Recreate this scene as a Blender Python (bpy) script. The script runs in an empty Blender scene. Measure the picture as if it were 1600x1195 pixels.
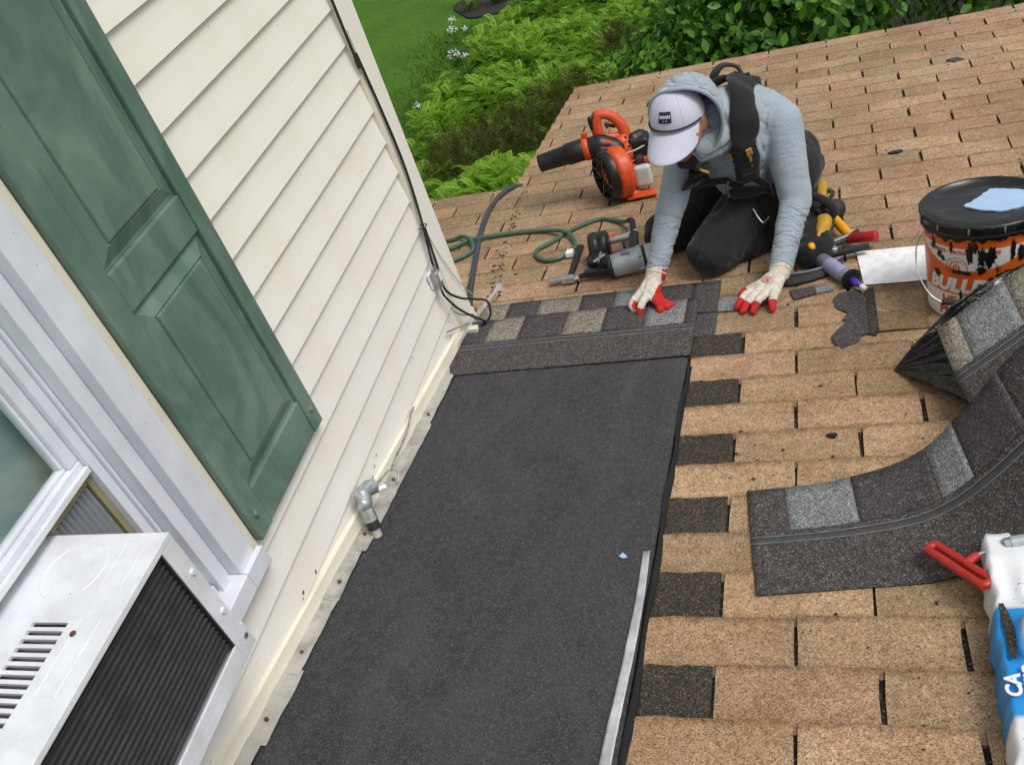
import bpy, bmesh, math, random
import numpy as np
from mathutils import Matrix, Vector, noise
from mathutils.bvhtree import BVHTree

# ---------------------------------------------------------------- camera, sky, sun, exposure
scene = bpy.context.scene
col = scene.collection
cam_data = bpy.data.cameras.new('camera')
cam = bpy.data.objects.new('camera', cam_data)
col.objects.link(cam)
scene.camera = cam
r_ = (0.93877, 0.20051, -0.28018); d_ = (-0.07618, -0.67228, -0.73636); f_ = (-0.33601, 0.71262, -0.61585)
cam.matrix_world = Matrix(((r_[0], -d_[0], -f_[0], 1.26521), (r_[1], -d_[1], -f_[1], -1.03142),
                           (r_[2], -d_[2], -f_[2], 1.67230), (0, 0, 0, 1)))
cam_data.sensor_width = 36.0
cam_data.lens = 36.0 * 1480.5 / 1600.0
cam_data.clip_start = 0.05
cam_data.clip_end = 2000

SUN_EL, SUN_AZ = math.radians(60), math.radians(104)      # azimuth: clockwise from +Y
world = bpy.data.worlds.new('World'); scene.world = world; world.use_nodes = True
wn, wl = world.node_tree.nodes, world.node_tree.links
wn.clear()
sky = wn.new('ShaderNodeTexSky'); sky.sky_type = 'NISHITA'; sky.sun_disc = False
sky.sun_elevation = SUN_EL; sky.sun_rotation = SUN_AZ
sky.air_density = 1.0; sky.dust_density = 4.0; sky.ozone_density = 1.0
hsv = wn.new('ShaderNodeHueSaturation'); hsv.inputs['Saturation'].default_value = 0.30
bg = wn.new('ShaderNodeBackground'); bg.inputs['Strength'].default_value = 0.12
wo = wn.new('ShaderNodeOutputWorld')
wl.new(sky.outputs[0], hsv.inputs['Color']); wl.new(hsv.outputs[0], bg.inputs[0]); wl.new(bg.outputs[0], wo.inputs[0])

sun_data = bpy.data.lights.new('sun', 'SUN'); sun_data.energy = 1.5; sun_data.angle = math.radians(24)
sun_data.color = (1.0, 0.97, 0.92)
sun = bpy.data.objects.new('sun', sun_data); col.objects.link(sun)
sd = Vector((math.sin(SUN_AZ) * math.cos(SUN_EL), math.cos(SUN_AZ) * math.cos(SUN_EL), math.sin(SUN_EL)))
sun.rotation_euler = sd.to_track_quat('Z', 'Y').to_euler(); sun.location = sd * 30

vs = scene.view_settings
vs.view_transform = 'Standard'; vs.look = 'None'; vs.exposure = 0.15; vs.gamma = 1.0; vs.use_curve_mapping = False

# ---------------------------------------------------------------- frames and helpers
PITCH = 0.1479957
TP = math.tan(PITCH)
RM = Matrix.Rotation(-PITCH, 4, 'X')          # roof frame (x, u down the slope, h off the roof) -> world
R = random.Random(7)
BASE = {}

def V(*a): return Vector(a)

def tag(o, label=None, cat=None, group=None, kind=None):
    if label: o['label'] = label
    if cat: o['category'] = cat
    if group: o['group'] = group
    if kind: o['kind'] = kind
    return o

def thing(name, base, label=None, cat=None, group=None, frame='R', kind=None):
    o = bpy.data.objects.new(name, None); col.objects.link(o)
    o.empty_display_size = 0.05
    m = Matrix.Translation(Vector(base))
    o.matrix_world = (RM @ m) if frame == 'R' else m
    BASE[o] = Vector(base)
    return tag(o, label, cat, group, kind)

def put(name, me, mat, parent=None, base=None, frame='R', smooth=False):
    """link a mesh whose vertices are absolute in its frame"""
    if mat is not None and not me.materials: me.materials.append(mat)
    o = bpy.data.objects.new(name, me); col.objects.link(o)
    if parent is not None:
        root = parent
        while root.parent: root = root.parent
        b = BASE[root]
        me.transform(Matrix.Translation(-b))
        o.parent = parent
    else:
        b = Vector(base if base is not None else (0, 0, 0))
        me.transform(Matrix.Translation(-b))
        m = Matrix.Translation(b)
        o.matrix_world = (RM @ m) if frame == 'R' else m
        BASE[o] = b
    if smooth:
        me.polygons.foreach_set('use_smooth', [True] * len(me.polygons))
    return o

def M(verts, faces):
    me = bpy.data.meshes.new('m')
    me.from_pydata([tuple(v) for v in verts], [], faces); me.update()
    return me

def from_bm(bm):
    me = bpy.data.meshes.new('m'); bm.normal_update(); bm.to_mesh(me); bm.free(); return me

def box_mesh(lo, hi, bevel=0.0, mat=None, seg=2):
    bm = bmesh.new()
    lo, hi = Vector(lo), Vector(hi); c = (lo + hi) / 2; s = hi - lo
    bmesh.ops.create_cube(bm, size=1, matrix=Matrix.Translation(c) @ Matrix.Diagonal((s.x, s.y, s.z, 1)))
    if bevel: bmesh.ops.bevel(bm, geom=bm.edges[:], offset=bevel, segments=seg, affect='EDGES', profile=0.5)
    if mat is not None: bmesh.ops.transform(bm, matrix=mat, verts=bm.verts[:])
    return from_bm(bm)

def axes(p0, p1, up=(0, 0, 1)):
    """matrix whose Y runs p0->p1, Z near up, origin p0"""
    y = (Vector(p1) - Vector(p0)).normalized(); z = Vector(up); z = (z - y * y.dot(z))
    if z.length < 1e-4: z = Vector((1, 0, 0)) - y * y.x
    z.normalize(); x = y.cross(z)
    m = Matrix.Identity(4)
    for i in range(3): m[i][0] = x[i]; m[i][1] = y[i]; m[i][2] = z[i]; m[i][3] = p0[i]
    return m

def merge(meshes):
    bm = bmesh.new()
    for me in meshes:
        bm.from_mesh(me); bpy.data.meshes.remove(me)
    return from_bm(bm)

def lathe(profile, p0, p1, seg=24, caps=True):
    """profile: (r, t in metres along the axis from p0)"""
    m = axes(p0, p1, (0.3, 0.2, 0.9)); vs_, fs = [], []
    for r, t in profile:
        for k in range(seg):
            a = 2 * math.pi * k / seg
            vs_.append(m @ Vector((r * math.cos(a), t, r * math.sin(a))))
    n = len(profile)
    for i in range(n - 1):
        for k in range(seg):
            k2 = (k + 1) % seg
            fs.append((i * seg + k, (i + 1) * seg + k, (i + 1) * seg + k2, i * seg + k2))
    if caps:
        fs.append(tuple(range(seg))); fs.append(tuple((n - 1) * seg + k for k in reversed(range(seg))))
    return M(vs_, fs)

def cyl(p0, p1, r0, r1=None, seg=16, bev=0.0):
    r1 = r0 if r1 is None else r1; L = (Vector(p1) - Vector(p0)).length
    if bev: return lathe([(r0 - bev, 0), (r0, bev), (r1, L - bev), (r1 - bev, L)], p0, p1, seg)
    return lathe([(r0, 0), (r1, L)], p0, p1, seg)

def spline(pts, n=6):
    pts = [Vector(p) for p in pts]; out = []
    P = [pts[0] * 2 - pts[1]] + pts + [pts[-1] * 2 - pts[-2]]
    for i in range(1, len(P) - 2):
        for k in range(n):
            t = k / n
            a, b, c, d = P[i - 1], P[i], P[i + 1], P[i + 2]
            out.append(0.5 * ((2 * b) + (c - a) * t + (2 * a - 5 * b + 4 * c - d) * t * t + (3 * b - a - 3 * c + d) * t ** 3))
    out.append(pts[-1]); return out

def tube(pts, r, seg=8, n=6, flat=1.0, smooth=True):
    P = spline(pts, n) if smooth else [Vector(p) for p in pts]
    N = len(P); vs_, fs = [], []
    t0 = (P[1] - P[0]).normalized(); z = Vector((0, 0, 1)) - t0 * t0.z
    if z.length < 1e-3: z = Vector((1, 0, 0))
    z.normalize()
    for i in range(N):
        t = (P[min(i + 1, N - 1)] - P[max(i - 1, 0)]).normalized()
        z = (z - t * t.dot(z)).normalized(); x = t.cross(z)
        rr = r(i / (N - 1)) if callable(r) else r
        for k in range(seg):
            a = 2 * math.pi * k / seg
            vs_.append(P[i] + x * (rr * math.cos(a)) + z * (rr * flat * math.sin(a)))
    for i in range(N - 1):
        for k in range(seg):
            k2 = (k + 1) % seg
            fs.append((i * seg + k, i * seg + k2, (i + 1) * seg + k2, (i + 1) * seg + k))
    fs.append(tuple(reversed(range(seg)))); fs.append(tuple((N - 1) * seg + k for k in range(seg)))
    return M(vs_, fs)

def sheet(nu, nv, fn, thick=0.003, nrm=None):
    """solid sheet: fn(a,b) with a,b in 0..1 gives the top point; thickness along nrm or -h"""
    vs_, fs = [], []
    nd = Vector(nrm) if nrm else Vector((0, 0, 1))
    top = [[Vector(fn(i / nu, j / nv)) for j in range(nv + 1)] for i in range(nu + 1)]
    for i in range(nu + 1):
        for j in range(nv + 1): vs_.append(top[i][j])
    ix = lambda i, j: i * (nv + 1) + j
    if thick == 0:
        return M(vs_, [(ix(i, j), ix(i + 1, j), ix(i + 1, j + 1), ix(i, j + 1)) for i in range(nu) for j in range(nv)])
    off = len(vs_)
    for i in range(nu + 1):
        for j in range(nv + 1): vs_.append(top[i][j] - nd * thick)
    for i in range(nu):
        for j in range(nv):
            fs.append((ix(i, j), ix(i + 1, j), ix(i + 1, j + 1), ix(i, j + 1)))
            fs.append((off + ix(i, j), off + ix(i, j + 1), off + ix(i + 1, j + 1), off + ix(i + 1, j)))
    for i in range(nu):
        fs.append((ix(i, 0), off + ix(i, 0), off + ix(i + 1, 0), ix(i + 1, 0)))
        fs.append((ix(i, nv), ix(i + 1, nv), off + ix(i + 1, nv), off + ix(i, nv)))
    for j in range(nv):
        fs.append((ix(0, j), ix(0, j + 1), off + ix(0, j + 1), off + ix(0, j)))
        fs.append((ix(nu, j), off + ix(nu, j), off + ix(nu, j + 1), ix(nu, j + 1)))
    return M(vs_, fs)

def prism(poly, h0, h1):
    n = len(poly)
    vs_ = [(p[0], p[1], h1) for p in poly] + [(p[0], p[1], h0) for p in poly]
    fs = [tuple(range(n)), tuple(reversed(range(n, 2 * n)))]
    for i in range(n):
        j = (i + 1) % n; fs.append((i, n + i, n + j, j))
    me = M(vs_, fs)
    bm = bmesh.new(); bm.from_mesh(me); bmesh.ops.recalc_face_normals(bm, faces=bm.faces[:])
    bpy.data.meshes.remove(me); return from_bm(bm)

def ring(p0, p1, r0, r1, seg=24, sq=None, mat=None):
    """tapered capsule"""
    prof = []
    p0, p1 = Vector(p0), Vector(p1); L = max((p1 - p0).length, 1e-4)
    for k in range(7):
        a = math.pi / 2 * k / 6; prof.append((max(r0 * math.sin(a), 1e-4), -r0 * math.cos(a)))
    for k in range(7):
        a = math.pi / 2 * k / 6; prof.append((max(r1 * math.cos(a), 1e-4), L + r1 * math.sin(a)))
    me = lathe(prof, p0, p1 if (p1 - p0).length > 1e-4 else p0 + Vector((0, 0, 1e-4)), seg)
    return me

def ellipsoid(c, rad, rot=None, seg=24):
    bm = bmesh.new(); bmesh.ops.create_uvsphere(bm, u_segments=seg, v_segments=16, radius=1)
    m = Matrix.Translation(Vector(c)) @ (rot or Matrix.Identity(4)) @ Matrix.Diagonal((rad[0], rad[1], rad[2], 1))
    bmesh.ops.transform(bm, matrix=m, verts=bm.verts[:]); return from_bm(bm)

def blob(meshes, voxel, smooth=6, disp=None, factor=0.5):
    """fuse closed meshes into one continuous skin"""
    me = merge(meshes)
    o = bpy.data.objects.new('tmp', me); col.objects.link(o)
    md = o.modifiers.new('r', 'REMESH'); md.mode = 'VOXEL'; md.voxel_size = voxel; md.adaptivity = 0
    if smooth:
        ms = o.modifiers.new('s', 'SMOOTH'); ms.factor = factor; ms.iterations = smooth
    dg = bpy.context.evaluated_depsgraph_get(); dg.update()
    out = bpy.data.meshes.new_from_object(o.evaluated_get(dg))
    bpy.data.objects.remove(o); bpy.data.meshes.remove(me)
    if disp:
        nr = [v.normal.copy() for v in out.vertices]
        for v, n_ in zip(out.vertices, nr): v.co += n_ * disp(v.co, n_)
        out.update()
    out.polygons.foreach_set('use_smooth', [True] * len(out.polygons))
    return out

def paint(me, fn, name='paint'):
    a = me.color_attributes.new(name, 'FLOAT_COLOR', 'POINT')
    for i, v in enumerate(me.vertices):
        c = fn(v.co, v.normal); a.data[i].color = (c[0], c[1], c[2], 1)

def text_mesh(s, size, extr=0.0004, shear=0.0, bold=0.0, align='CENTER', space=1.0):
    cu = bpy.data.curves.new('t', 'FONT'); cu.body = s; cu.size = size; cu.extrude = extr
    cu.shear = shear; cu.offset = bold; cu.align_x = align; cu.align_y = 'CENTER'; cu.space_character = space
    cu.resolution_u = 3
    o = bpy.data.objects.new('t', cu); col.objects.link(o)
    dg = bpy.context.evaluated_depsgraph_get(); dg.update()
    me = bpy.data.meshes.new_from_object(o.evaluated_get(dg))
    bpy.data.objects.remove(o); bpy.data.curves.remove(cu); return me

# ---------------------------------------------------------------- materials
class NT:
    def __init__(s, name):
        s.m = bpy.data.materials.new(name); s.m.use_nodes = True
        s.t = s.m.node_tree; s.t.nodes.clear()
        s.out = s.n('ShaderNodeOutputMaterial'); s.b = s.n('ShaderNodeBsdfPrincipled')
        s.l(s.b.outputs[0], s.out.inputs[0])
    def n(s, t, **k):
        x = s.t.nodes.new(t)
        for a, b in k.items(): setattr(x, a, b)
        return x
    def l(s, a, b): s.t.links.new(a, b)
    def pos(s, kind='Object', scale=None, rnd=False):
        tc = s.n('ShaderNodeTexCoord'); o = tc.outputs[kind]
        if kind == 'World': pass
        if rnd:
            oi = s.n('ShaderNodeObjectInfo'); vm = s.n('ShaderNodeVectorMath', operation='SCALE')
            vm.inputs[0].default_value = (37.1, 17.3, 53.7); s.l(oi.outputs['Random'], vm.inputs['Scale'])
            ad = s.n('ShaderNodeVectorMath', operation='ADD'); s.l(o, ad.inputs[0]); s.l(vm.outputs[0], ad.inputs[1]); o = ad.outputs[0]
        if scale:
            mp = s.n('ShaderNodeMapping'); mp.inputs['Scale'].default_value = scale; s.l(o, mp.inputs[0]); o = mp.outputs[0]
        return o
    def noise(s, vec, scale, detail=3, rough=0.55, dist=0.0):
        x = s.n('ShaderNodeTexNoise'); x.inputs['Scale'].default_value = scale; x.inputs['Detail'].default_value = detail
        x.inputs['Roughness'].default_value = rough; x.inputs['Distortion'].default_value = dist
        if vec is not None: s.l(vec, x.inputs['Vector'])
        return x
    def ramp(s, fac, stops, interp='LINEAR'):
        x = s.n('ShaderNodeValToRGB'); e = x.color_ramp; e.interpolation = interp
        while len(e.elements) < len(stops): e.elements.new(0.5)
        for el, (p, c) in zip(e.elements, stops):
            el.position = p; el.color = (c, c, c, 1) if isinstance(c, (int, float)) else (*c, 1)
        s.l(fac, x.inputs[0]); return x.outputs[0]
    def mix(s, fac, a, b, mode='MIX'):
        x = s.n('ShaderNodeMixRGB', blend_type=mode)
        for inp, v in ((x.inputs[0], fac), (x.inputs[1], a), (x.inputs[2], b)):
            if isinstance(v, (int, float)): inp.default_value = v
            elif isinstance(v, tuple): inp.default_value = (*v, 1)
            else: s.l(v, inp)
        return x.outputs[0]
    def bump(s, h, strength=0.3, dist=0.002):
        x = s.n('ShaderNodeBump'); x.inputs['Strength'].default_value = strength; x.inputs['Distance'].default_value = dist
        s.l(h, x.inputs['Height']); s.l(x.outputs[0], s.b.inputs['Normal'])
    def base(s, c):
        if isinstance(c, tuple): s.b.inputs['Base Color'].default_value = (*c, 1)
        else: s.l(c, s.b.inputs['Base Color'])
    def set(s, rough=0.6, metal=0.0, spec=0.5):
        s.b.inputs['Roughness'].default_value = rough; s.b.inputs['Metallic'].default_value = metal
        s.b.inputs['Specular IOR Level'].default_value = spec
        return s.m

def plain(name, c, rough=0.55, metal=0.0, var=0.12, scale=30, bump=0.0, bscale=200, spec=0.5):
    t = NT(name); p = t.pos()
    n_ = t.noise(p, scale, 4)
    f = t.ramp(n_.outputs[0], [(0.3, 1 - var), (0.7, 1 + var)])
    t.base(t.mix(1.0, c, f, 'MULTIPLY'))
    if bump: t.bump(t.noise(p, bscale, 3).outputs[0], bump, 0.001)
    return t.set(rough, metal, spec)

def granules(name, stops, scale=340, tint=None, stain=0.35, bump=0.5, stain_col=(0.45, 0.40, 0.34), per=None, worn=False):
    t = NT(name); p = t.pos(rnd=True)
    v = t.n('ShaderNodeTexVoronoi'); v.inputs['Scale'].default_value = scale; v.inputs['Randomness'].default_value = 1
    t.l(p, v.inputs['Vector'])
    sx = t.n('ShaderNodeSeparateColor'); t.l(v.outputs['Color'], sx.inputs[0])
    c = t.ramp(sx.outputs[0], stops, 'CONSTANT')
    geo = t.n('ShaderNodeNewGeometry')
    big = t.noise(geo.outputs['Position'], 3.2, 7, 0.66)
    st = t.ramp(big.outputs[0], [(0.35, (1, 1, 1)), (0.75, stain_col)])
    c = t.mix(stain, c, t.mix(1.0, c, st, 'MULTIPLY'))
    mid = t.noise(p, 60, 3)
    c = t.mix(1.0, c, t.ramp(mid.outputs[0], [(0.3, 0.8), (0.7, 1.15)]), 'MULTIPLY')
    if per:
        oi = t.n('ShaderNodeObjectInfo')
        c = t.mix(1.0, c, t.ramp(oi.outputs['Random'], per), 'MULTIPLY')
    if worn:      # rubbed-off granules and dirt at courses' edges, plus course shadow painted into the colour
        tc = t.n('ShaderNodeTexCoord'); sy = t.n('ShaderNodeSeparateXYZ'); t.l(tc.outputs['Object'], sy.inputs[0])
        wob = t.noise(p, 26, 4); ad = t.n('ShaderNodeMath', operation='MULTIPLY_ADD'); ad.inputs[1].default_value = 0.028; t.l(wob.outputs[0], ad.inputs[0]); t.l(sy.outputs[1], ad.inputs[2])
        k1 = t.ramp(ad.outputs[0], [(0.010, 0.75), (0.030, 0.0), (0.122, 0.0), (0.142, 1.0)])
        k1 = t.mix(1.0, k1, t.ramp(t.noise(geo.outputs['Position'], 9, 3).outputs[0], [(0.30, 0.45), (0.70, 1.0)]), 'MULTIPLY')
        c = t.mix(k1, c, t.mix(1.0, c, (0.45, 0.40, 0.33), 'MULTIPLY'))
    t.base(c)
    t.bump(v.outputs['Distance'], bump, 0.0015)
    return t.set(0.9, 0, 0.25)

MAT = {}
tan_stops = [(0.0, (0.19, 0.132, 0.086)), (0.09, (0.33, 0.228, 0.142)), (0.34, (0.43, 0.302, 0.190)), (0.66, (0.55, 0.412, 0.278)), (0.90, (0.38, 0.278, 0.220))]
tan_per = [(0.0, (1.10, 1.04, 0.97)), (0.2, (0.84, 0.83, 0.78)), (0.4, (1.16, 1.10, 1.02)), (0.55, (1.02, 0.90, 0.94)), (0.7, (0.80, 0.82, 0.72)), (0.85, (1.12, 1.06, 1.0)), (1.0, (0.92, 0.85, 0.80))]
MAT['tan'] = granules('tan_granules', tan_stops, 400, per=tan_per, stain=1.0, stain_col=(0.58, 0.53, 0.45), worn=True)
MAT['old_dark'] = granules('uncovered_granules', [(0, (0.030, 0.026, 0.022)), (0.5, (0.065, 0.056, 0.047)), (0.90, (0.15, 0.12, 0.085))], 420)
MAT['deck'] = granules('slot_granules', [(0, (0.012, 0.010, 0.008)), (0.7, (0.03, 0.024, 0.018)), (0.92, (0.14, 0.09, 0.05))], 330)
MAT['char'] = granules('charcoal_granules', [(0, (0.035, 0.032, 0.033)), (0.35, (0.072, 0.066, 0.065)), (0.80, (0.12, 0.107, 0.10)), (0.94, (0.26, 0.235, 0.205))], 470, stain=0.2, bump=0.4)
MAT['char_d'] = granules('dark_charcoal_granules', [(0, (0.040, 0.037, 0.038)), (0.4, (0.076, 0.069, 0.069)), (0.84, (0.115, 0.10, 0.096)), (0.95, (0.22, 0.20, 0.18))], 470, stain=0.2, bump=0.4)
MAT['grey_l'] = granules('light_grey_granules', [(0, (0.07, 0.07, 0.07)), (0.2, (0.17, 0.175, 0.175)), (0.6, (0.25, 0.265, 0.27)), (0.88, (0.38, 0.40, 0.40))], 470, stain=0.2, bump=0.4)
MAT['grey_y'] = granules('buff_grey_granules', [(0, (0.06, 0.055, 0.045)), (0.22, (0.19, 0.175, 0.14)), (0.6, (0.29, 0.265, 0.21)), (0.88, (0.42, 0.385, 0.31))], 470, stain=0.2, bump=0.4)
MAT['felt'] = granules('underlayment_felt', [(0, (0.036, 0.036, 0.038)), (0.5, (0.056, 0.056, 0.059)), (0.9, (0.105, 0.105, 0.11))], 520, stain=0.25, bump=0.25)

ft_ = MAT['felt'].node_tree; pb = [n for n in ft_.nodes if n.type == 'BSDF_PRINCIPLED'][0]; old = pb.inputs['Base Color'].links[0].from_socket
gq = ft_.nodes.new('ShaderNodeNewGeometry'); mpq = ft_.nodes.new('ShaderNodeMapping'); mpq.inputs['Scale'].default_value = (2.2, 1.0, 1.0); nq = ft_.nodes.new('ShaderNodeTexNoise')
nq.inputs['Scale'].default_value = 2.6; nq.inputs['Detail'].default_value = 8; nq.inputs['Roughness'].default_value = 0.68; nq.inputs['Distortion'].default_value = 0.8
rq = ft_.nodes.new('ShaderNodeValToRGB'); rq.color_ramp.elements[0].position = 0.46; rq.color_ramp.elements[0].color = (0, 0, 0, 1); rq.color_ramp.elements[1].position = 0.78; rq.color_ramp.elements[1].color = (0.24, 0.24, 0.24, 1)
mq = ft_.nodes.new('ShaderNodeMixRGB'); mq.inputs[2].default_value = (0.15, 0.145, 0.14, 1)
for a, b in ((gq.outputs['Position'], mpq.inputs[0]), (mpq.outputs[0], nq.inputs['Vector']), (nq.outputs[0], rq.inputs[0]), (rq.outputs[0], mq.inputs[0]), (old, mq.inputs[1]), (mq.outputs[0], pb.inputs['Base Color'])): ft_.links.new(a, b)

t = NT('siding_vinyl'); p = t.pos(scale=(1, 2.5, 90)); g = t.noise(p, 12, 4, 0.6, 0.6)
geo = t.n('ShaderNodeNewGeometry'); sz = t.n('ShaderNodeSeparateXYZ'); t.l(geo.outputs['Position'], sz.inputs[0])
dn = t.noise(geo.outputs['Position'], 7, 5)
dirt = t.ramp(dn.outputs[0], [(0.45, (1, 1, 1)), (0.85, (0.96, 0.93, 0.84))])
spk = t.noise(geo.outputs['Position'], 95, 1); sp = t.ramp(spk.outputs[0], [(0.765, (1, 1, 1)), (0.79, (0.55, 0.5, 0.4))])
c = t.mix(1.0, (0.83, 0.81, 0.745), dirt, 'MULTIPLY'); c = t.mix(0.6, c, t.mix(1.0, c, sp, 'MULTIPLY'))
t.base(c); t.bump(g.outputs[0], 0.12, 0.001); MAT['siding'] = t.set(0.5)
MAT['cream'] = plain('cream_trim', (0.74, 0.70, 0.57), 0.5, var=0.05, scale=12)
t = NT('white_cladding'); p = t.pos()
c = t.mix(1.0, (0.70, 0.725, 0.78), t.ramp(t.noise(p, 9, 5).outputs[0], [(0.35, 0.90), (0.65, 1.03)]), 'MULTIPLY')
spk = t.ramp(t.noise(p, 80, 2).outputs[0], [(0.72, (1, 1, 1)), (0.76, (0.55, 0.55, 0.55))]); c = t.mix(0.7, c, t.mix(1.0, c, spk, 'MULTIPLY'))
t.base(c); MAT['white'] = t.set(0.42)
t = NT('enamel_cabinet'); p = t.pos()
c = t.mix(1.0, (0.74, 0.76, 0.81), t.ramp(t.noise(p, 7, 8, 0.7).outputs[0], [(0.35, (0.80, 0.79, 0.77)), (0.60, (1.02, 1.02, 1.02))]), 'MULTIPLY')
spk = t.ramp(t.noise(p, 75, 1).outputs[0], [(0.775, (1, 1, 1)), (0.80, (0.25, 0.22, 0.20))]); c = t.mix(0.8, c, t.mix(1.0, c, spk, 'MULTIPLY'))
t.base(c); MAT['enamel'] = t.set(0.38)
t = NT('green_shutter'); p = t.pos(scale=(1, 1, 0.42)); n1 = t.noise(p, 8, 7, 0.62, 1.0)
c = t.ramp(n1.outputs[0], [(0.36, (0.085, 0.150, 0.120)), (0.5, (0.120, 0.192, 0.154)), (0.62, (0.165, 0.240, 0.195))])
t.base(c); p2 = t.pos(scale=(1, 1, 0.05)); t.bump(t.noise(p2, 140, 3).outputs[0], 0.12, 0.001); MAT['green'] = t.set(0.42, 0, 0.4)
t = NT('weathered_flashing'); p = t.pos()
c = t.ramp(t.noise(p, 14, 6, 0.65).outputs[0], [(0.25, (0.16, 0.15, 0.13)), (0.5, (0.42, 0.41, 0.37)), (0.75, (0.55, 0.53, 0.47))])
rs = t.ramp(t.noise(p, 45, 3).outputs[0], [(0.70, 0.0), (0.78, 1.0)]); c = t.mix(rs, c, (0.16, 0.075, 0.03)); t.base(c); MAT['flash'] = t.set(0.6, 0.25)
MAT['black'] = plain('black_plastic', (0.012, 0.012, 0.013), 0.42, var=0.3)
MAT['rubber'] = plain('black_rubber', (0.016, 0.016, 0.017), 0.7, var=0.3)
t = NT('tarred_lid'); p = t.pos(); sc1 = t.ramp(t.noise(t.pos(scale=(1, 5, 1)), 12, 6, 0.7).outputs[0], [(0.52, 0.0), (0.75, 0.5)])
t.base(t.mix(sc1, (0.011, 0.011, 0.012), (0.12, 0.12, 0.12))); t.bump(t.noise(p, 30, 4).outputs[0], 0.25, 0.004); MAT['lidblack'] = t.set(0.3)
MAT['tarblack'] = plain('tar', (0.010, 0.009, 0.008), 0.35, var=0.4, scale=60, bump=0.4)
t = NT('bag_plastic'); p = t.pos(); t.base((0.009, 0.009, 0.010)); nz = t.noise(p, 16, 6, 0.55, 1.2); rd = t.ramp(nz.outputs[0], [(0.36, 0.0), (0.5, 1.0), (0.64, 0.0)]); t.bump(rd, 0.35, 0.006); MAT['bag'] = t.set(0.16)
MAT['orange'] = plain('orange_plastic', (0.60, 0.075, 0.016), 0.42, var=0.14, scale=50, bump=0.15, bscale=90)
MAT['red'] = plain('red_grip', (0.42, 0.022, 0.014), 0.45, var=0.1)
MAT['crimson'] = plain('crimson_grip', (0.42, 0.015, 0.03), 0.5, var=0.1)
MAT['yellow'] = plain('yellow_plastic', (0.78, 0.33, 0.01), 0.42, var=0.08)
MAT['mustard'] = plain('mustard_webbing', (0.42, 0.25, 0.02), 0.7, var=0.2, bump=0.3)
MAT['steel'] = plain('steel', (0.45, 0.46, 0.47), 0.35, 0.9, var=0.15)
MAT['silver'] = plain('cast_silver', (0.42, 0.47, 0.47), 0.42, 0.35, var=0.10)
MAT['galv'] = plain('galvanised', (0.40, 0.41, 0.42), 0.45, 0.6, var=0.35, scale=50, bump=0.3)
MAT['greycable'] = plain('slate_cable', (0.045, 0.052, 0.065), 0.6, var=0.15)
MAT['hose'] = plain('green_hose', (0.05, 0.125, 0.075), 0.45, var=0.12)
MAT['tank'] = plain('milky_tank', (0.50, 0.53, 0.52), 0.35, var=0.06)
MAT['foil'] = plain('white_metal_sheet', (0.84, 0.85, 0.86), 0.5, 0.0, var=0.16, scale=45)
MAT['purple'] = plain('purple_nozzle', (0.10, 0.035, 0.36), 0.35, var=0.1)
MAT['tubegrey'] = plain('cartridge', (0.19, 0.20, 0.26), 0.35, var=0.15)
MAT['lilac'] = plain('lilac_label', (0.30, 0.30, 0.48), 0.35, var=0.15)
MAT['blue_scrap'] = plain('pale_blue_film', (0.36, 0.52, 0.72), 0.5, var=0.06, bump=0.3, bscale=60)
MAT['tan_frame'] = plain('khaki_frame', (0.28, 0.25, 0.13), 0.5, var=0.1)
MAT['pleat'] = plain('pleated_curtain', (0.42, 0.44, 0.47), 0.5, var=0.05)
MAT['rust'] = plain('rust', (0.13, 0.05, 0.02), 0.8, var=0.4, scale=90)
MAT['dark'] = plain('dark_interior', (0.012, 0.012, 0.012), 0.9)
MAT['finwire'] = plain('grille_wire_grey', (0.05, 0.052, 0.056), 0.5, var=0.3, scale=25)
MAT['lining'] = plain('grey_lining', (0.16, 0.16, 0.165), 0.8)
MAT['tape'] = plain('release_film', (0.48, 0.49, 0.52), 0.33, 0.2, var=0.30, scale=25, bump=0.4, bscale=70)
MAT['shade'] = plain('window_shade', (0.34, 0.42, 0.42), 0.8, var=0.05, scale=3)
MAT['navy'] = plain('navy_cloth', (0.012, 0.016, 0.035), 0.8)
MAT['print_white'] = plain('white_print', (0.75, 0.75, 0.75), 0.6)
MAT['print_red'] = plain('red_print', (0.55, 0.06, 0.03), 0.6)
MAT['post'] = plain('white_post', (0.68, 0.68, 0.64), 0.6)
t = NT('coil_fins'); p = t.pos(scale=(1, 1, 1)); w = t.n('ShaderNodeTexWave', wave_type='BANDS', bands_direction='Y'); w.inputs['Scale'].default_value = 120
t.l(p, w.inputs[0]); c = t.mix(w.outputs[1], (0.02, 0.02, 0.021), (0.07, 0.07, 0.074)); n1 = t.noise(p, 14, 5)
c = t.mix(t.ramp(n1.outputs[0], [(0.55, 0.0), (0.8, 0.35)]), c, (0.10, 0.10, 0.10)); t.base(c); MAT['coil'] = t.set(0.6, 0.2)
t = NT('pane_glass'); t.base((0.02, 0.03, 0.03)); t.set(0.04, 0, 0.6)
tr = t.n('ShaderNodeBsdfTransparent'); tr.inputs[0].default_value = (0.82, 0.90, 0.89, 1); mx = t.n('ShaderNodeMixShader'); gg = t.n('ShaderNodeBsdfGlossy'); gg.inputs['Roughness'].default_value = 0.03; mx.inputs[0].default_value = 0.16
t.l(tr.outputs[0], mx.inputs[1]); t.l(gg.outputs[0], mx.inputs[2]); t.l(mx.outputs[0], t.out.inputs[0]); MAT['glass'] = t.m
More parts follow.
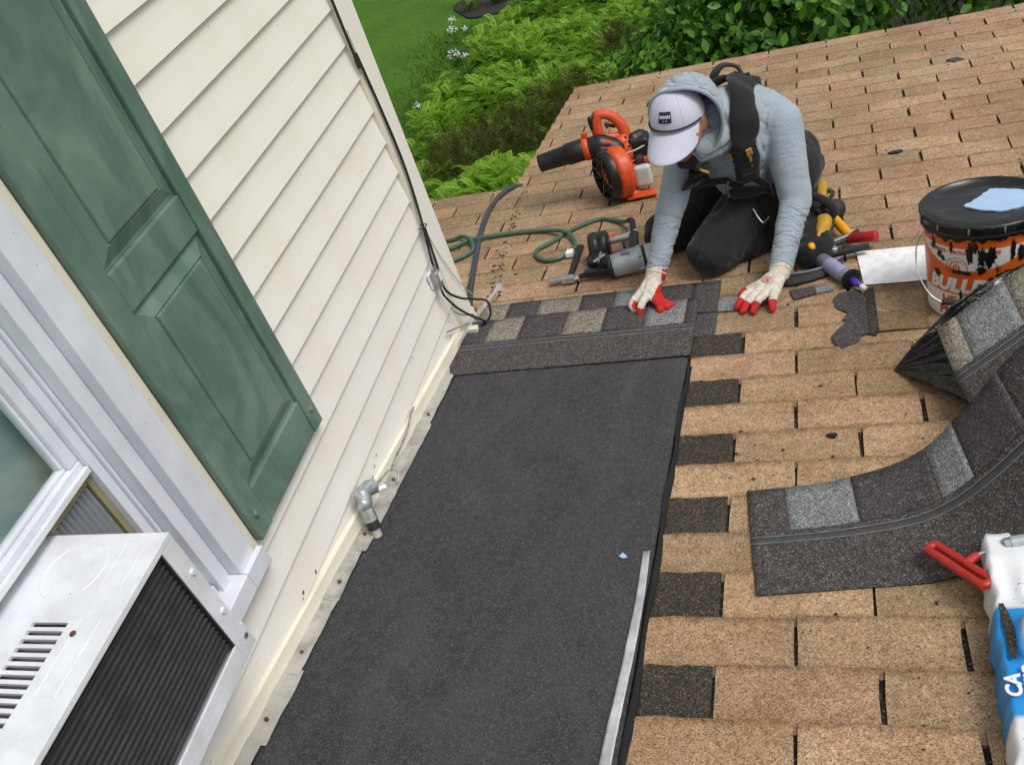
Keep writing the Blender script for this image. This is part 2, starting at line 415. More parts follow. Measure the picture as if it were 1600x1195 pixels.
def fabric(name, c, var=0.12, wr=0.25, sc=14, rough=0.85):
    t = NT(name); p = t.pos(); n1 = t.noise(p, sc, 5, 0.6, 0.8)
    t.base(t.mix(1.0, c, t.ramp(n1.outputs[0], [(0.3, 1 - var), (0.7, 1 + var)]), 'MULTIPLY'))
    ad = t.mix(0.25, n1.outputs[0], t.noise(p, 420, 2).outputs[0]); t.bump(ad, wr, 0.006)
    t.b.inputs['Sheen Weight'].default_value = 0.15
    return t.set(rough, 0, 0.2)
MAT['shirt'] = fabric('grey_blue_shirt', (0.31, 0.365, 0.415), 0.07, 0.35)
MAT['trouser'] = fabric('black_trousers', (0.019, 0.018, 0.021), 0.25, 0.5)
tt_ = MAT['trouser'].node_tree; pb = [n for n in tt_.nodes if n.type == 'BSDF_PRINCIPLED'][0]; old = pb.inputs['Base Color'].links[0].from_socket
nq = tt_.nodes.new('ShaderNodeTexNoise'); nq.inputs['Scale'].default_value = 19; nq.inputs['Detail'].default_value = 6; tcq = tt_.nodes.new('ShaderNodeTexCoord'); rq = tt_.nodes.new('ShaderNodeValToRGB')
rq.color_ramp.elements[0].position = 0.66; rq.color_ramp.elements[0].color = (0, 0, 0, 1); rq.color_ramp.elements[1].position = 0.80; rq.color_ramp.elements[1].color = (0.6, 0.6, 0.6, 1); mq = tt_.nodes.new('ShaderNodeMixRGB'); mq.inputs[2].default_value = (0.14, 0.13, 0.125, 1)
for a, b in ((tcq.outputs['Object'], nq.inputs['Vector']), (nq.outputs[0], rq.inputs[0]), (rq.outputs[0], mq.inputs[0]), (old, mq.inputs[1]), (mq.outputs[0], pb.inputs['Base Color'])): tt_.links.new(a, b)
MAT['capcloth'] = fabric('pale_cap', (0.52, 0.53, 0.63), 0.04, 0.10)
MAT['web'] = fabric('black_webbing', (0.012, 0.012, 0.013), 0.2, 0.3)
MAT['skin'] = plain('skin', (0.33, 0.145, 0.085), 0.5, var=0.10, scale=40)
MAT['boot'] = plain('boot_leather', (0.02, 0.018, 0.016), 0.6, var=0.2)
t = NT('work_glove'); at = t.n('ShaderNodeVertexColor', layer_name='paint'); p = t.pos(); n1 = t.noise(p, 60, 4)
t.base(t.mix(1.0, at.outputs[0], t.ramp(n1.outputs[0], [(0.35, 0.78), (0.6, 1.03)]), 'MULTIPLY')); t.bump(t.noise(p, 500, 2).outputs[0], 0.35, 0.001); MAT['glove'] = t.set(0.75, 0, 0.25)
t = NT('pail_paint'); at = t.n('ShaderNodeVertexColor', layer_name='paint'); p = t.pos(); n1 = t.noise(p, 11, 6, 0.65, 0.7)
n2 = t.noise(t.pos(scale=(1, 1, 0.3)), 24, 5, 0.6, 0.6)
k = t.ramp(n2.outputs[0], [(0.64, 0.0), (0.70, 1.0)]); t.base(t.mix(k, at.outputs[0], (0.05, 0.03, 0.014))); MAT['pail'] = t.set(0.35)
t = NT('wrap_film'); at = t.n('ShaderNodeVertexColor', layer_name='paint'); p = t.pos(); spk = t.ramp(t.noise(t.pos(scale=(1, 3, 1)), 55, 3).outputs[0], [(0.68, 0.0), (0.72, 1.0)])
t.base(t.mix(spk, at.outputs[0], (0.03, 0.03, 0.03))); t.bump(t.noise(p, 25, 4).outputs[0], 0.25, 0.004); MAT['wrap'] = t.set(0.3)
def leafmat(name, c1, c2, sc=3.0, rough=0.5):
    t = NT(name); geo = t.n('ShaderNodeNewGeometry'); oi = t.n('ShaderNodeAttribute', attribute_name='tone')
    c = t.mix(oi.outputs['Fac'], c1, c2); t.base(c); t.set(rough, 0, 0.3)
    tl = t.n('ShaderNodeBsdfTranslucent'); t.l(c, tl.inputs[0]); mx = t.n('ShaderNodeMixShader'); mx.inputs[0].default_value = 0.35
    t.l(t.b.outputs[0], mx.inputs[1]); t.l(tl.outputs[0], mx.inputs[2]); t.l(mx.outputs[0], t.out.inputs[0]); return t.m
MAT['fern'] = leafmat('fern_green', (0.045, 0.115, 0.010), (0.26, 0.48, 0.035))
MAT['fern_brown'] = leafmat('russet_undergrowth', (0.040, 0.055, 0.012), (0.17, 0.155, 0.045))
MAT['leaf'] = leafmat('shrub_leaf', (0.020, 0.075, 0.010), (0.125, 0.29, 0.028), rough=0.42)
MAT['blade'] = leafmat('strap_leaf', (0.05, 0.13, 0.02), (0.20, 0.27, 0.06))
MAT['petal'] = leafmat('white_petal', (0.78, 0.78, 0.76), (0.85, 0.85, 0.85))
MAT['bark'] = plain('bark', (0.06, 0.045, 0.03), 0.9, var=0.3)
t = NT('lawn_grass'); geo = t.n('ShaderNodeNewGeometry'); q = geo.outputs['Position']
mp = t.n('ShaderNodeMapping'); mp.inputs['Scale'].default_value = (1, 0.35, 1); t.l(q, mp.inputs[0])
n1 = t.noise(mp.outputs[0], 30, 6, 0.75); n2 = t.noise(q, 1.6, 6, 0.65)
c = t.ramp(n1.outputs[0], [(0.25, (0.032, 0.088, 0.006)), (0.5, (0.060, 0.150, 0.010)), (0.75, (0.105, 0.215, 0.018))])
c = t.mix(1.0, c, t.ramp(n2.outputs[0], [(0.3, (0.75, 0.8, 0.8)), (0.7, (1.15, 1.1, 1.0))]), 'MULTIPLY'); t.base(c); t.bump(n1.outputs[0], 0.7, 0.03); MAT['lawn'] = t.set(0.8, 0, 0.2)
MAT['mulch'] = plain('mulch', (0.028, 0.022, 0.020), 0.95, var=0.5, scale=30, bump=0.8, bscale=60)

# ================================================================ SETTING
GZ = -3.3
gr = put('lawn', M([(-400, -400, GZ), (400, -400, GZ), (400, 400, GZ), (-400, 400, GZ)], [(0, 1, 2, 3)]), MAT['lawn'], frame='W')
tag(gr, kind='structure')
bed = []
for k in range(40):
    a = 2 * math.pi * k / 40
    bed.append((-3.2 + 1.35 * math.cos(a) * (1 + 0.10 * math.sin(3 * a)), 14.4 + 0.75 * math.sin(a) * (1 + 0.14 * math.cos(5 * a))))
tag(put('planting_bed', prism(bed, GZ - 0.05, GZ + 0.03), MAT['mulch'], frame='W'), kind='structure')
bed2 = [(-3.75, 5.5), (-3.3, 8), (-3.7, 10.2), (-3.6, 12.5), (-2.9, 14.6), (-1.5, 16.5), (5, 16.5), (7, 5.0), (-2.6, 4.6)]
tag(put('fern_bed_soil', prism(bed2, GZ - 0.05, GZ + 0.02), MAT['mulch'], frame='W'), kind='structure')

# ================================================================ HOUSE
house = thing('house', (0, 0, 0), 'cream sided house wall with a tan shingled lower roof against it', 'house', frame='W')
WX = 0.0
CORNER = 1.547
# solid wall body behind the siding, with the window opening left free
wb = [box_mesh((-0.14, 0.0, -1.2), (-0.002, 1.502, 3.2)), box_mesh((-0.14, -1.1, -0.6), (-0.002, 0.0, 0.27)),
      box_mesh((-0.14, -3.2, -0.6), (-0.002, -1.1, 3.2)), box_mesh((-0.14, -1.1, 1.75), (-0.002, 0.0, 3.2)),
      box_mesh((-4.0, 1.40, -3.3), (-0.14, 1.502, 3.2)), box_mesh((-0.14, 1.40, -3.3), (-0.002, 1.502, -1.2))]
wall = put('wall', merge(wb), MAT['cream'], house)
EXPO = 0.1025
def roofz(y): return -TP * y
for k in range(-6, 18):
    z0 = 1.274 - EXPO * (k + 1); z1 = z0 + EXPO
    ys = 0.0985 if z0 > 0.24 else -3.0
    ye = 1.398
    ny = 60
    vs_, fs = [], []; prev = None
    for i in range(ny + 1):
        y = ys + (ye - ys) * i / ny
        lo = roofz(y) + 0.045
        zb = max(z0, lo)
        if zb >= z1 - 0.004: prev = None; continue
        xb = 0.013 - 0.0115 * (zb - z0) / EXPO
        wob = 0.0007 * noise.noise(Vector((y * 2.3, z0 * 9, 1.7)))
        b = len(vs_)
        vs_ += [(0.0, y, zb + 0.001), (xb + wob - 0.0012, y, zb), (xb + wob, y, zb + 0.0015), (0.0065 + wob, y, (zb + z1) / 2 + 0.0), (0.0015, y, z1 + 0.0005), (-0.001, y, z1 + 0.0005)]
        if prev is not None:
            for q in range(5): fs.append((prev + q, b + q, b + q + 1, prev + q + 1))
        prev = b
    if fs:
        put('siding_board', M(vs_, fs), MAT['siding'], wall, smooth=False)
# little black specks of tar on the lowest boards
tv, tf = [], []
for (y, z) in [(1.325, -0.072), (1.32, -0.09), (1.30, -0.115), (1.29, -0.12), (0.63, 0.012), (0.60, 0.0), (0.57, -0.012), (0.56, -0.02), (0.2, 0.055), (0.13, 0.068), (0.12, 0.06), (1.345, -0.06), (1.02, 0.03)]:
    b = len(tv); n_ = 7; s = R.uniform(0.003, 0.0075)
    for i in range(n_):
        a = 2 * math.pi * i / n_; rr = s * R.uniform(0.4, 1.1); tv.append((0.0142, y + rr * math.cos(a) * 0.7 + 0.4 * rr * math.sin(a), z + rr * math.sin(a) * 1.2))
    tf.append(tuple(range(b, b + n_)))
put('tar_speck', M(tv, tf), MAT['tarblack'], wall)['kind'] = 'stuff'
# corner post: two faces, folded
cp = merge([box_mesh((-0.006, 1.408, -0.30), (0.020, 1.506, 3.2), 0.003), box_mesh((-0.075, 1.5065, -0.30), (0.0195, 1.520, 3.2), 0.003)])
put('corner_post', cp, MAT['siding'], house)
put('corner_channel', box_mesh((0.0, 1.3965, -0.26), (0.0165, 1.4075, 3.2), 0.002), MAT['cream'], house)
# base J-trim that follows the roof slope, slightly battered
def trim_fn(a, b):
    y = -1.1 + 2.63 * a; w = 0.0022 * noise.noise(Vector((y * 7, 0, 3)))
    prof = [(0.006, 0.062), (0.019, 0.058), (0.021, 0.040), (0.024, 0.020), (0.030, 0.013)]
    i = min(int(b * 4), 3); f = b * 4 - i
    x = prof[i][0] * (1 - f) + prof[i + 1][0] * f; z = prof[i][1] * (1 - f) + prof[i + 1][1] * f
    return (x + w, y, roofz(y) + z + w + (0.006 * noise.noise(Vector((y * 16, 5, 1))) if b > 0.9 else 0))
put('base_trim', sheet(150, 8, trim_fn, 0.0015, (1, 0, 0.2)), MAT['cream'], house)
# step flashing: separate weathered pieces
edges = [-1.0, -0.75, -0.5, -0.24, -0.06, 0.16, 0.33, 0.55, 0.86, 1.17]
for i in range(len(edges) - 1):
    y0, y1 = edges[i], edges[i + 1] + 0.012
    wd = 0.060 + R.uniform(-0.006, 0.010); sk = R.uniform(-0.010, 0.004)
    def fl(a, b, y0=y0, y1=y1, wd=wd, sk=sk, i=i):
        y = y0 + (y1 - y0) * a; x = 0.012 + (wd + sk * a - 0.012) * b
        hgt = 0.017 + 0.0012 * i % 0.003 + 0.004 * noise.noise(Vector((x * 30, y * 14, i))) + 0.010 * (1 - b) ** 2
        return (x + 0.002 * noise.noise(Vector((y * 30, i, 2))) * b, y, roofz(y) + hgt)
    fo = put('flashing', sheet(14, 5, fl, 0.001), MAT['flash'], house)
    yn = y0 + 0.06
    put('nail_head', cyl((0.042, yn, roofz(yn) + 0.015), (0.042, yn, roofz(yn) + 0.026), 0.0045, seg=10), MAT['rust'], fo)

# ---------------------------------------------------------------- roof
deck_poly = [(-0.145, 4.255), (-0.165, 2.78), (-0.9, 2.78), (-0.9, 1.54), (-0.03, 1.54), (-0.03, -1.6), (3.3, -1.6), (3.3, 4.255)]
me = prism(deck_poly, -0.16, -0.0005); me.transform(RM)
roof = put('roof', me, MAT['deck'], house)
EX = 0.127; TW = 0.305; X0 = 1.1245; GAP = 0.0095
def tab_mesh(seed, w, mat, ulen=EX):
    rr = random.Random(seed); nx = 6; vs_, fs = [], []
    hw = w / 2
    rows = [(-0.022, 0.0016), (ulen * 0.5, 0.0052), (ulen, 0.0082)]
    for (u, h) in rows:
        for i in range(nx + 1):
            x = -hw + w * i / nx
            jx = rr.uniform(-0.0018, 0.0018) if i in (0, nx) else 0
            ju = rr.uniform(-0.0022, 0.0022) if u == ulen else 0
            if u == ulen and i in (0, nx): ju -= 0.0025; jx *= 1.2
            vs_.append((x + jx, u + ju, h + rr.uniform(-0.0006, 0.0006) + (rr.uniform(0, 0.0022) if u == ulen else 0)))
    n_ = nx + 1
    for j in range(2):
        for i in range(nx): fs.append((j * n_ + i, j * n_ + i + 1, (j + 1) * n_ + i + 1, (j + 1) * n_ + i))
    per = [i for i in range(n_)] + [n_ + nx, 2 * n_ + nx] + [2 * n_ + i for i in range(nx - 1, -1, -1)] + [n_]
    b = len(vs_)
    for q in per: x, y, z = vs_[q]; vs_.append((x, y, z - 0.0048))
    L = len(per)
    for i in range(L):
        j = (i + 1) % L; fs.append((per[j], per[i], b + i, b + j))
    me = M(vs_, fs); me.materials.append(mat); return me
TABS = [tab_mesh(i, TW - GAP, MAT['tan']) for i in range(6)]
HALF = {}
def add_tab(xc, u0, w=None, mat=None, name='shingle_tab'):
    if w is None and mat is None: me = TABS[R.randrange(6)]
    else:
        key = (round(w or TW - GAP, 3), mat.name if mat else '')
        if key not in HALF: HALF[key] = tab_mesh(99, w or TW - GAP, mat or MAT['tan'])
        me = HALF[key]
    o = bpy.data.objects.new(name, me); col.objects.link(o); o.parent = roof
    flip = Matrix.Rotation(0, 4, 'Z')
    o.matrix_basis = RM @ Matrix.Translation((xc + R.uniform(-0.0015, 0.0015), u0 + R.uniform(-0.0025, 0.0025), R.uniform(0, 0.0006))) @ Matrix.Rotation(R.uniform(-0.006, 0.006), 4, 'Z')
    return o
far_tabs = []
for k in range(-5, 34):
    u0 = k * EX
    odd = k % 2                                     # rows with u0 even carry slots at X0 + n*TW
    off = X0 if k % 2 == 0 else X0 + TW / 2
    if k <= 10: xl = 0.820                          # the strip by the wall is stripped
    elif k == 11: xl = 1.012
    elif k == 12: xl = 0.0
    elif u0 + EX < 2.80: xl = -0.88
    else: xl = -0.155
    xr = 1.9 + 0.02 * k + (0.5 if k > 8 else 0.0)
    n0 = int(math.floor((xl - off) / TW)); n1 = int(math.ceil((xr - off) / TW))
    for n_ in range(n0, n1):
        a, b = off + n_ * TW, off + (n_ + 1) * TW
        if b < xl + 0.03: continue
        if a < xl - 0.02:
            if xl == 0.820 and k <= 9 and odd:
                # cut tab: the darker shingle beneath shows
                w = b - xl - 0.0035
                add_tab(xl + w / 2, u0, w, MAT['old_dark'], 'uncovered_shingle').location.z -= 0.0028
                continue
            w = b - xl - GAP / 2
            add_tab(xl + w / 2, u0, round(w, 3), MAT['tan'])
        else:
            add_tab((a + b) / 2, u0)
# roof edge boards and the metal drip edge
for nm, lo, hi in (('drip_edge', (-0.15, 4.250, -0.05), (3.3, 4.262, 0.004)), ('drip_edge', (-0.9, 2.775, -0.05), (-0.17, 2.787, 0.004))):
    me = box_mesh(lo, hi, 0.001); me.transform(RM); put(nm, me, MAT['post'], roof)
# debris: crumbs of tar and shingle lying in the courses
cv, cf = [], []
def crumb(x, u, s, h=0.008):
    b = len(cv); n_ = 5
    rot = R.uniform(0, 6.28)
    for i in range(n_):
        a = rot + 2 * math.pi * i / n_; rr = s * R.uniform(0.5, 1.2)
        cv.append(RM @ Vector((x + rr * math.cos(a) * 1.5, u + rr * math.sin(a), h)))
    cv.append(RM @ Vector((x, u, h + s * 0.7)))
    for i in range(n_): cf.append((b + i, b + (i + 1) % n_, b + n_))
for k in range(420):
    u = R.uniform(-0.4, 4.2); x = R.uniform(0.85, 2.3) if u < 1.4 else R.uniform(-0.1, 2.3)
    crumb(x, u, R.choice([0.0015, 0.002, 0.0025, 0.003, 0.005]))
for k in range(240):
    tt = R.random(); x = -0.10 + 0.13 * tt + R.gauss(0, 0.012); u = 2.75 - 1.05 * tt + R.gauss(0, 0.01)
    crumb(x, u, R.choice([0.0012, 0.0016, 0.002, 0.003, 0.005]))
for k in range(40):
    crumb(R.gauss(0.02, 0.06), R.gauss(1.85, 0.10), R.choice([0.002, 0.003, 0.007]))
dbr = put('debris', M(cv, cf), MAT['tarblack'], roof); dbr['kind'] = 'stuff'

# ---------------------------------------------------------------- shutter (house > shutter > pieces)
SY0, SY1, SZ0, SZ1 = 0.100, 0.480, 0.298, 1.75
sx0, sx1 = 0.0145, 0.0365
sh = put('shutter', box_mesh((sx0, SY0 + 0.012, SZ0 + 0.012), (sx0 + 0.008, SY1 - 0.012, SZ1 - 0.01)), MAT['green'], house)
sh['label'] = 'green raised panel shutter beside the window'
ST = 0.058
for (a, b) in ((SY0, SY0 + ST), (SY1 - 0.046, SY1)):
    put('stile', box_mesh((sx0, a, SZ0), (sx1, b, SZ1), 0.004), MAT['green'], sh)
for (a, b) in ((SZ0, SZ0 + 0.105), (0.885, 0.972), (1.68, SZ1)):
    put('rail', box_mesh((sx0, SY0 + ST + 0.0015, a + 0.001), (sx1 - 0.003, SY1 - 0.0475, b), 0.003), MAT['green'], sh)
def raised(y0, y1, z0, z1):
    prof = [(0.0, 0.0095), (0.006, 0.0095), (0.036, 0.0215), (0.0375, 0.0185), (0.040, 0.0185), (0.042, 0.0240), (0.045, 0.0245)]
    vs_, fs = [], []
    for i, (ins, x) in enumerate(prof):
        vs_ += [(sx0 + x, y0 + ins, z0 + ins), (sx0 + x, y1 - ins, z0 + ins), (sx0 + x, y1 - ins, z1 - ins), (sx0 + x, y0 + ins, z1 - ins)]
        if i:
            b = i * 4
            for q in range(4): fs.append((b - 4 + q, b - 4 + (q + 1) % 4, b + (q + 1) % 4, b + q))
    b = len(vs_) - 4; fs.append((b, b + 1, b + 2, b + 3))
    return M(vs_, fs)
for (a, b) in ((SZ0 + 0.106, 0.884), (0.973, 1.679)):
    put('panel', raised(SY0 + ST + 0.002, SY1 - 0.048, a, b), MAT['green'], sh)
for (y, z) in ((SY0 + 0.026, SZ0 + 0.060), (SY1 - 0.022, SZ0 + 0.055)):
    put('screw', merge([cyl((sx1 - 0.002, y, z), (sx1 + 0.004, y, z), 0.008, seg=14, bev=0.001), cyl((sx1 + 0.003, y, z), (sx1 + 0.0055, y, z), 0.0045, seg=6)]), MAT['green'], sh)

# ---------------------------------------------------------------- window
wy1 = 0.066
def vstrip(y0, y1, x0, x1, z0=0.285, z1=1.75, bev=0.002): return box_mesh((x0, y0, z0), (x1, y1, z1), bev)
win = put('window', vstrip(0.002, wy1, 0.0, 0.034), MAT['white'], house)      # wide casing
put('side_channel', vstrip(wy1 + 0.001, 0.0975, 0.0, 0.020, 0.262), MAT['cream'], win)
put('casing_step', vstrip(-0.014, 0.001, -0.03, 0.004), MAT['white'], win)
put('casing_step', vstrip(-0.042, -0.015, -0.06, 0.014), MAT['white'], win)
put('jamb_track', vstrip(-0.050, -0.043, -0.09, -0.020), MAT['white'], win)
put('jamb_track', vstrip(-0.072, -0.051, -0.11, -0.028), MAT['white'], win)
put('sill', merge([box_mesh((-0.09, -1.1, 0.262), (0.050, 0.001, 0.312), 0.003), box_mesh((0.0345, 0.0015, 0.262), (0.050, 0.078, 0.312), 0.002)]), MAT['white'], win)
put('sill_step', box_mesh((-0.09, -1.1, 0.3125), (0.004, -0.0465, 0.338), 0.002), MAT['white'], win)
put('sill_nose', box_mesh((0.0, -1.1, 0.236), (0.030, 0.098, 0.2615), 0.003), MAT['cream'], win)
sash = put('sash', merge([box_mesh((-0.075, -1.0, 0.708), (-0.040, -0.073, 0.744), 0.003), box_mesh((-0.076, -0.098, 0.7445), (-0.041, -0.073, 1.75), 0.003),
                          box_mesh((-0.070, -1.0, 0.7445), (-0.052, -0.0985, 0.753), 0.002), box_mesh((-0.0702, -0.106, 0.7535), (-0.0522, -0.0985, 1.75), 0.002)]), MAT['white'], win)
put('sash_lip', box_mesh((-0.0395, -1.0, 0.716), (-0.030, -0.0735, 0.730), 0.002), MAT['white'], win)
put('pane', M([(-0.062, -1.0, 0.7530), (-0.062, -0.1060, 0.7530), (-0.062, -0.1060, 1.75), (-0.062, -1.0, 1.75)], [(0, 1, 2, 3)]), MAT['glass'], win)
put('shade', box_mesh((-0.118, -1.0, 0.70), (-0.116, -0.075, 1.75)), MAT['shade'], win)

# ================================================================ AIR CONDITIONER
AX, AY1, AY0, AZ1, AZ0 = 0.190, -0.200, -0.780, 0.690, 0.395
ac = thing('air_conditioner', (0.05, -0.45, AZ0), 'white window air conditioner with black coil grille and rusty screws', 'air conditioner', frame='W')
# cabinet shell: top with slots cut as geometry
bm = bmesh.new()
def quad(a, b, c, d): bm.faces.new([bm.verts.new(v) for v in (a, b, c, d)])
slots = []
n_s = 20
for i in range(n_s):
    y = -0.375 - i * 0.0152
    if i in (14, 15, 16): continue
    slots.append((y - 0.0082, y))
sxa, sxb = 0.030, 0.102
yc = AY1; x_in = -0.062
cuts = sorted(slots, reverse=True); prev = AY1
for (a, b) in cuts:
    quad((sxa, b, AZ1), (sxb, b, AZ1), (sxb, prev, AZ1), (sxa, prev, AZ1)); prev = a
quad((sxa, AY0, AZ1), (sxb, AY0, AZ1), (sxb, prev, AZ1), (sxa, prev, AZ1))
quad((x_in, AY0, AZ1), (sxa, AY0, AZ1), (sxa, AY1, AZ1), (x_in, AY1, AZ1))
quad((sxb, AY0, AZ1), (AX, AY0, AZ1), (AX, AY1, AZ1), (sxb, AY1, AZ1))
for (a, b) in cuts:       # slot walls give the sheet its thickness
    for (p, q) in (((sxa, a), (sxb, a)), ((sxa, b), (sxb, b)), ((sxa, a), (sxa, b)), ((sxb, a), (sxb, b))):
        quad((p[0], p[1], AZ1), (q[0], q[1], AZ1), (q[0], q[1], AZ1 - 0.006), (p[0], p[1], AZ1 - 0.006))
for (y, nrm) in ((AY1, 1), (AY0, -1)):
    quad((x_in, y, AZ0), (AX, y, AZ0), (AX, y, AZ1), (x_in, y, AZ1))
quad((x_in, AY0, AZ0), (AX, AY0, AZ0), (AX, AY1, AZ0), (x_in, AY1, AZ0))
bmesh.ops.remove_doubles(bm, verts=bm.verts[:], dist=0.0003)
put('cabinet', from_bm(bm), MAT['enamel'], ac)
put('cabinet_lining', box_mesh((x_in + 0.01, AY0 + 0.01, AZ0 + 0.01), (0.165, AY1 - 0.01, AZ1 - 0.022)), MAT['lining'], ac)
# pressed relief on the lid: a ring and a shallow rectangle
def arc_pts(cx, cy, r, a0, a1, n=18): return [(cx + r * math.cos(math.radians(a0 + (a1 - a0) * i / n)), cy + r * math.sin(math.radians(a0 + (a1 - a0) * i / n)), AZ1) for i in range(n + 1)]
put('pressed_ring', tube(arc_pts(0.045, -0.275, 0.058, -40, 250), 0.0022, 6, 1, 0.5), MAT['enamel'], ac)
put('pressed_ring', tube([(0.122, -0.36, AZ1), (0.160, -0.36, AZ1), (0.160, -0.50, AZ1), (0.122, -0.50, AZ1), (0.122, -0.36, AZ1)], 0.0015, 6, 1, 0.5, smooth=False), MAT['enamel'], ac)
put('pressed_ring', tube([(0.12, -0.215, AZ1), (0.16, -0.225, AZ1), (0.16, -0.31, AZ1), (0.12, -0.31, AZ1), (0.12, -0.215, AZ1)], 0.0013, 6, 1, 0.5, smooth=False), MAT['enamel'], ac)
for (x, y) in ((0.125, -0.395), (0.125, -0.595)):
    put('screw', merge([cyl((x, y, AZ1), (x, y, AZ1 + 0.003), 0.0055, seg=12, bev=0.001)]), MAT['rust'], ac)
# outer face: side frame, coil, bracket
put('top_lip', box_mesh((AX + 0.0003, AY0, AZ1 - 0.011), (AX + 0.004, AY1, AZ1 + 0.0012), 0.001), MAT['enamel'], ac)
fy = AY1 - 0.036
bm_l = [box_mesh((AX - 0.001, fy, AZ0), (AX + 0.0035, AY1, AZ1 - 0.012), 0.0008), box_mesh((AX - 0.001, AY0, AZ0), (AX + 0.0035, fy - 0.0005, AZ0 + 0.022), 0.0008),
        box_mesh((AX - 0.001, AY0, AZ0 + 0.0225), (AX + 0.0035, AY0 + 0.03, AZ1 - 0.012), 0.0008)]
put('face_frame', merge(bm_l), MAT['enamel'], ac)
coil = put('coil', box_mesh((AX - 0.02, AY0 + 0.03, AZ0 + 0.022), (AX - 0.010, fy, AZ1 - 0.012)), MAT['coil'], ac)
for i in range(19):
    z = AZ0 + 0.030 + i * 0.0133
    put('grille_wire', box_mesh((AX - 0.0095, AY0 + 0.031, z), (AX - 0.0045, fy - 0.001, z + 0.0026)), MAT['finwire'], coil)
put('grille_rim', merge([box_mesh((AX - 0.009, fy - 0.004, AZ0 + 0.023), (AX + 0.0015, fy - 0.0006, AZ1 - 0.013)), box_mesh((AX - 0.009, AY0 + 0.031, AZ1 - 0.016), (AX + 0.0015, fy - 0.0045, AZ1 - 0.0127))]), MAT['rubber'], ac)
for z in (0.60, 0.49):
    put('rivet', cyl((AX + 0.003, AY1 - 0.012, z), (AX + 0.008, AY1 - 0.012, z), 0.007, 0.005, seg=14), MAT['enamel'], ac)
put('bracket', merge([box_mesh((0.055, AY1 + 0.0006, AZ0 - 0.024), (AX + 0.003, AY1 + 0.006, AZ0 + 0.035), 0.001), box_mesh((AX - 0.02, AY0, AZ0 - 0.024), (AX + 0.003, AY1, AZ0 - 0.0005), 0.001)]), MAT['enamel'], ac)
put('screw', cyl((AX + 0.003, AY1 - 0.008, AZ0 + 0.012), (AX + 0.007, AY1 - 0.008, AZ0 + 0.012), 0.005, seg=12), MAT['steel'], ac)
# accordion side curtain between cabinet and jamb
cf_ = put('curtain_frame', merge([box_mesh((-0.075, -0.086, 0.34), (-0.045, -0.0735, 0.7075), 0.001), box_mesh((-0.075, AY1, 0.695), (-0.047, -0.0865, 0.7075), 0.001)]), MAT['tan_frame'], ac)
pv, pf = [], []
n_p = 18
for i in range(n_p + 1):
    y = AY1 + 0.002 + (AY1 * -1 - 0.002 - 0.0875) * 0 + i * (0.111 / n_p)
    x = -0.046 if i % 2 else -0.074
    pv += [(x, y, 0.345), (x, y, 0.694)]
    if i: b = 2 * i; pf.append((b - 2, b, b + 1, b - 1))
put('pleated_panel', M(pv, pf), MAT['pleat'], ac)

# ================================================================ CABLES ON THE CORNER
def yz(y, z, x): return (x, y, z)
cx = thing('coax_cable', (0.03, 1.45, -0.1), 'black coaxial cable fixed down the white corner post', 'cable', frame='W')
put('run', tube([(0.026, 1.40, 3.1), (0.026, 1.390, 1.0), (0.027, 1.405, 0.82), (0.027, 1.425, 0.55), (0.028, 1.415, 0.40), (0.030, 1.382, 0.265), (0.031, 1.348, 0.165), (0.033, 1.342, 0.140)], 0.0045, 8, 8), MAT['rubber'], cx)
put('second_run', tube([(0.030, 1.390, 0.255), (0.034, 1.365, 0.14), (0.038, 1.345, 0.045), (0.050, 1.40, -0.035), (0.070, 1.455, -0.085), (0.105, 1.475, -0.115), (0.105, 1.455, -0.165), (0.070, 1.435, -0.185)], 0.0042, 8, 8), MAT['rubber'], cx)
put('lower_run', tube([(0.036, 1.322, 0.062), (0.040, 1.325, 0.025), (0.048, 1.365, -0.055), (0.065, 1.410, -0.125), (0.085, 1.435, -0.165), (0.080, 1.445, -0.19)], 0.0042, 8, 8), MAT['rubber'], cx)
put('cable_tie', merge([tube([(0.016, 1.370, 0.265), (0.038, 1.374, 0.267), (0.038, 1.394, 0.267), (0.016, 1.396, 0.265)], 0.002, 6, 3)]), MAT['rubber'], cx)
sp = thing('cable_splitter', (0.03, 1.332, 0.10), 'small silver coaxial splitter block on the lowest wall corner', 'splitter', frame='W')
put('body', box_mesh((0.018, 1.315, 0.080), (0.044, 1.349, 0.124), 0.003), MAT['galv'], sp)
for (p, q) in (((0.033, 1.338, 0.124), (0.033, 1.342, 0.146)), ((0.034, 1.324, 0.080), (0.035, 1.322, 0.058)), ((0.034, 1.340, 0.080), (0.036, 1.342, 0.060))):
    put('connector', cyl(p, q, 0.0055, seg=6), MAT['steel'], sp)
put('plate', box_mesh((0.0125, 1.308, 0.074), (0.0175, 1.355, 0.128), 0.001), MAT['foil'], sp)
put('face_sticker', box_mesh((0.0442, 1.327, 0.088), (0.0448, 1.345, 0.118)), MAT['foil'], sp)
tw = tube([(0.024, 1.41, 0.9), (0.024, 1.412, 0.45), (0.024, 1.40, 0.26), (0.026, 1.44, 0.08), (0.030, 1.505, -0.07), (0.055, 1.535, -0.15), (0.085, 1.50, -0.19)], 0.0015, 6, 8)
tag(put('telephone_wire', tw, MAT['flash'], base=(0.03, 1.5, 0), frame='W'), 'thin pale wire sagging over the corner post', 'wire')
gw = tube([(0.022, 1.27, -0.075), (0.024, 1.34, -0.115), (0.035, 1.41, -0.155), (0.050, 1.45, -0.175), (0.052, 1.44, -0.14), (0.040, 1.39, -0.10), (0.03, 1.36, -0.06)], 0.003, 6, 8)
tag(put('grey_wire', gw, MAT['galv'], base=(0.03, 1.4, -0.1), frame='W'), 'dull grey wire loop at the foot of the corner post', 'wire')
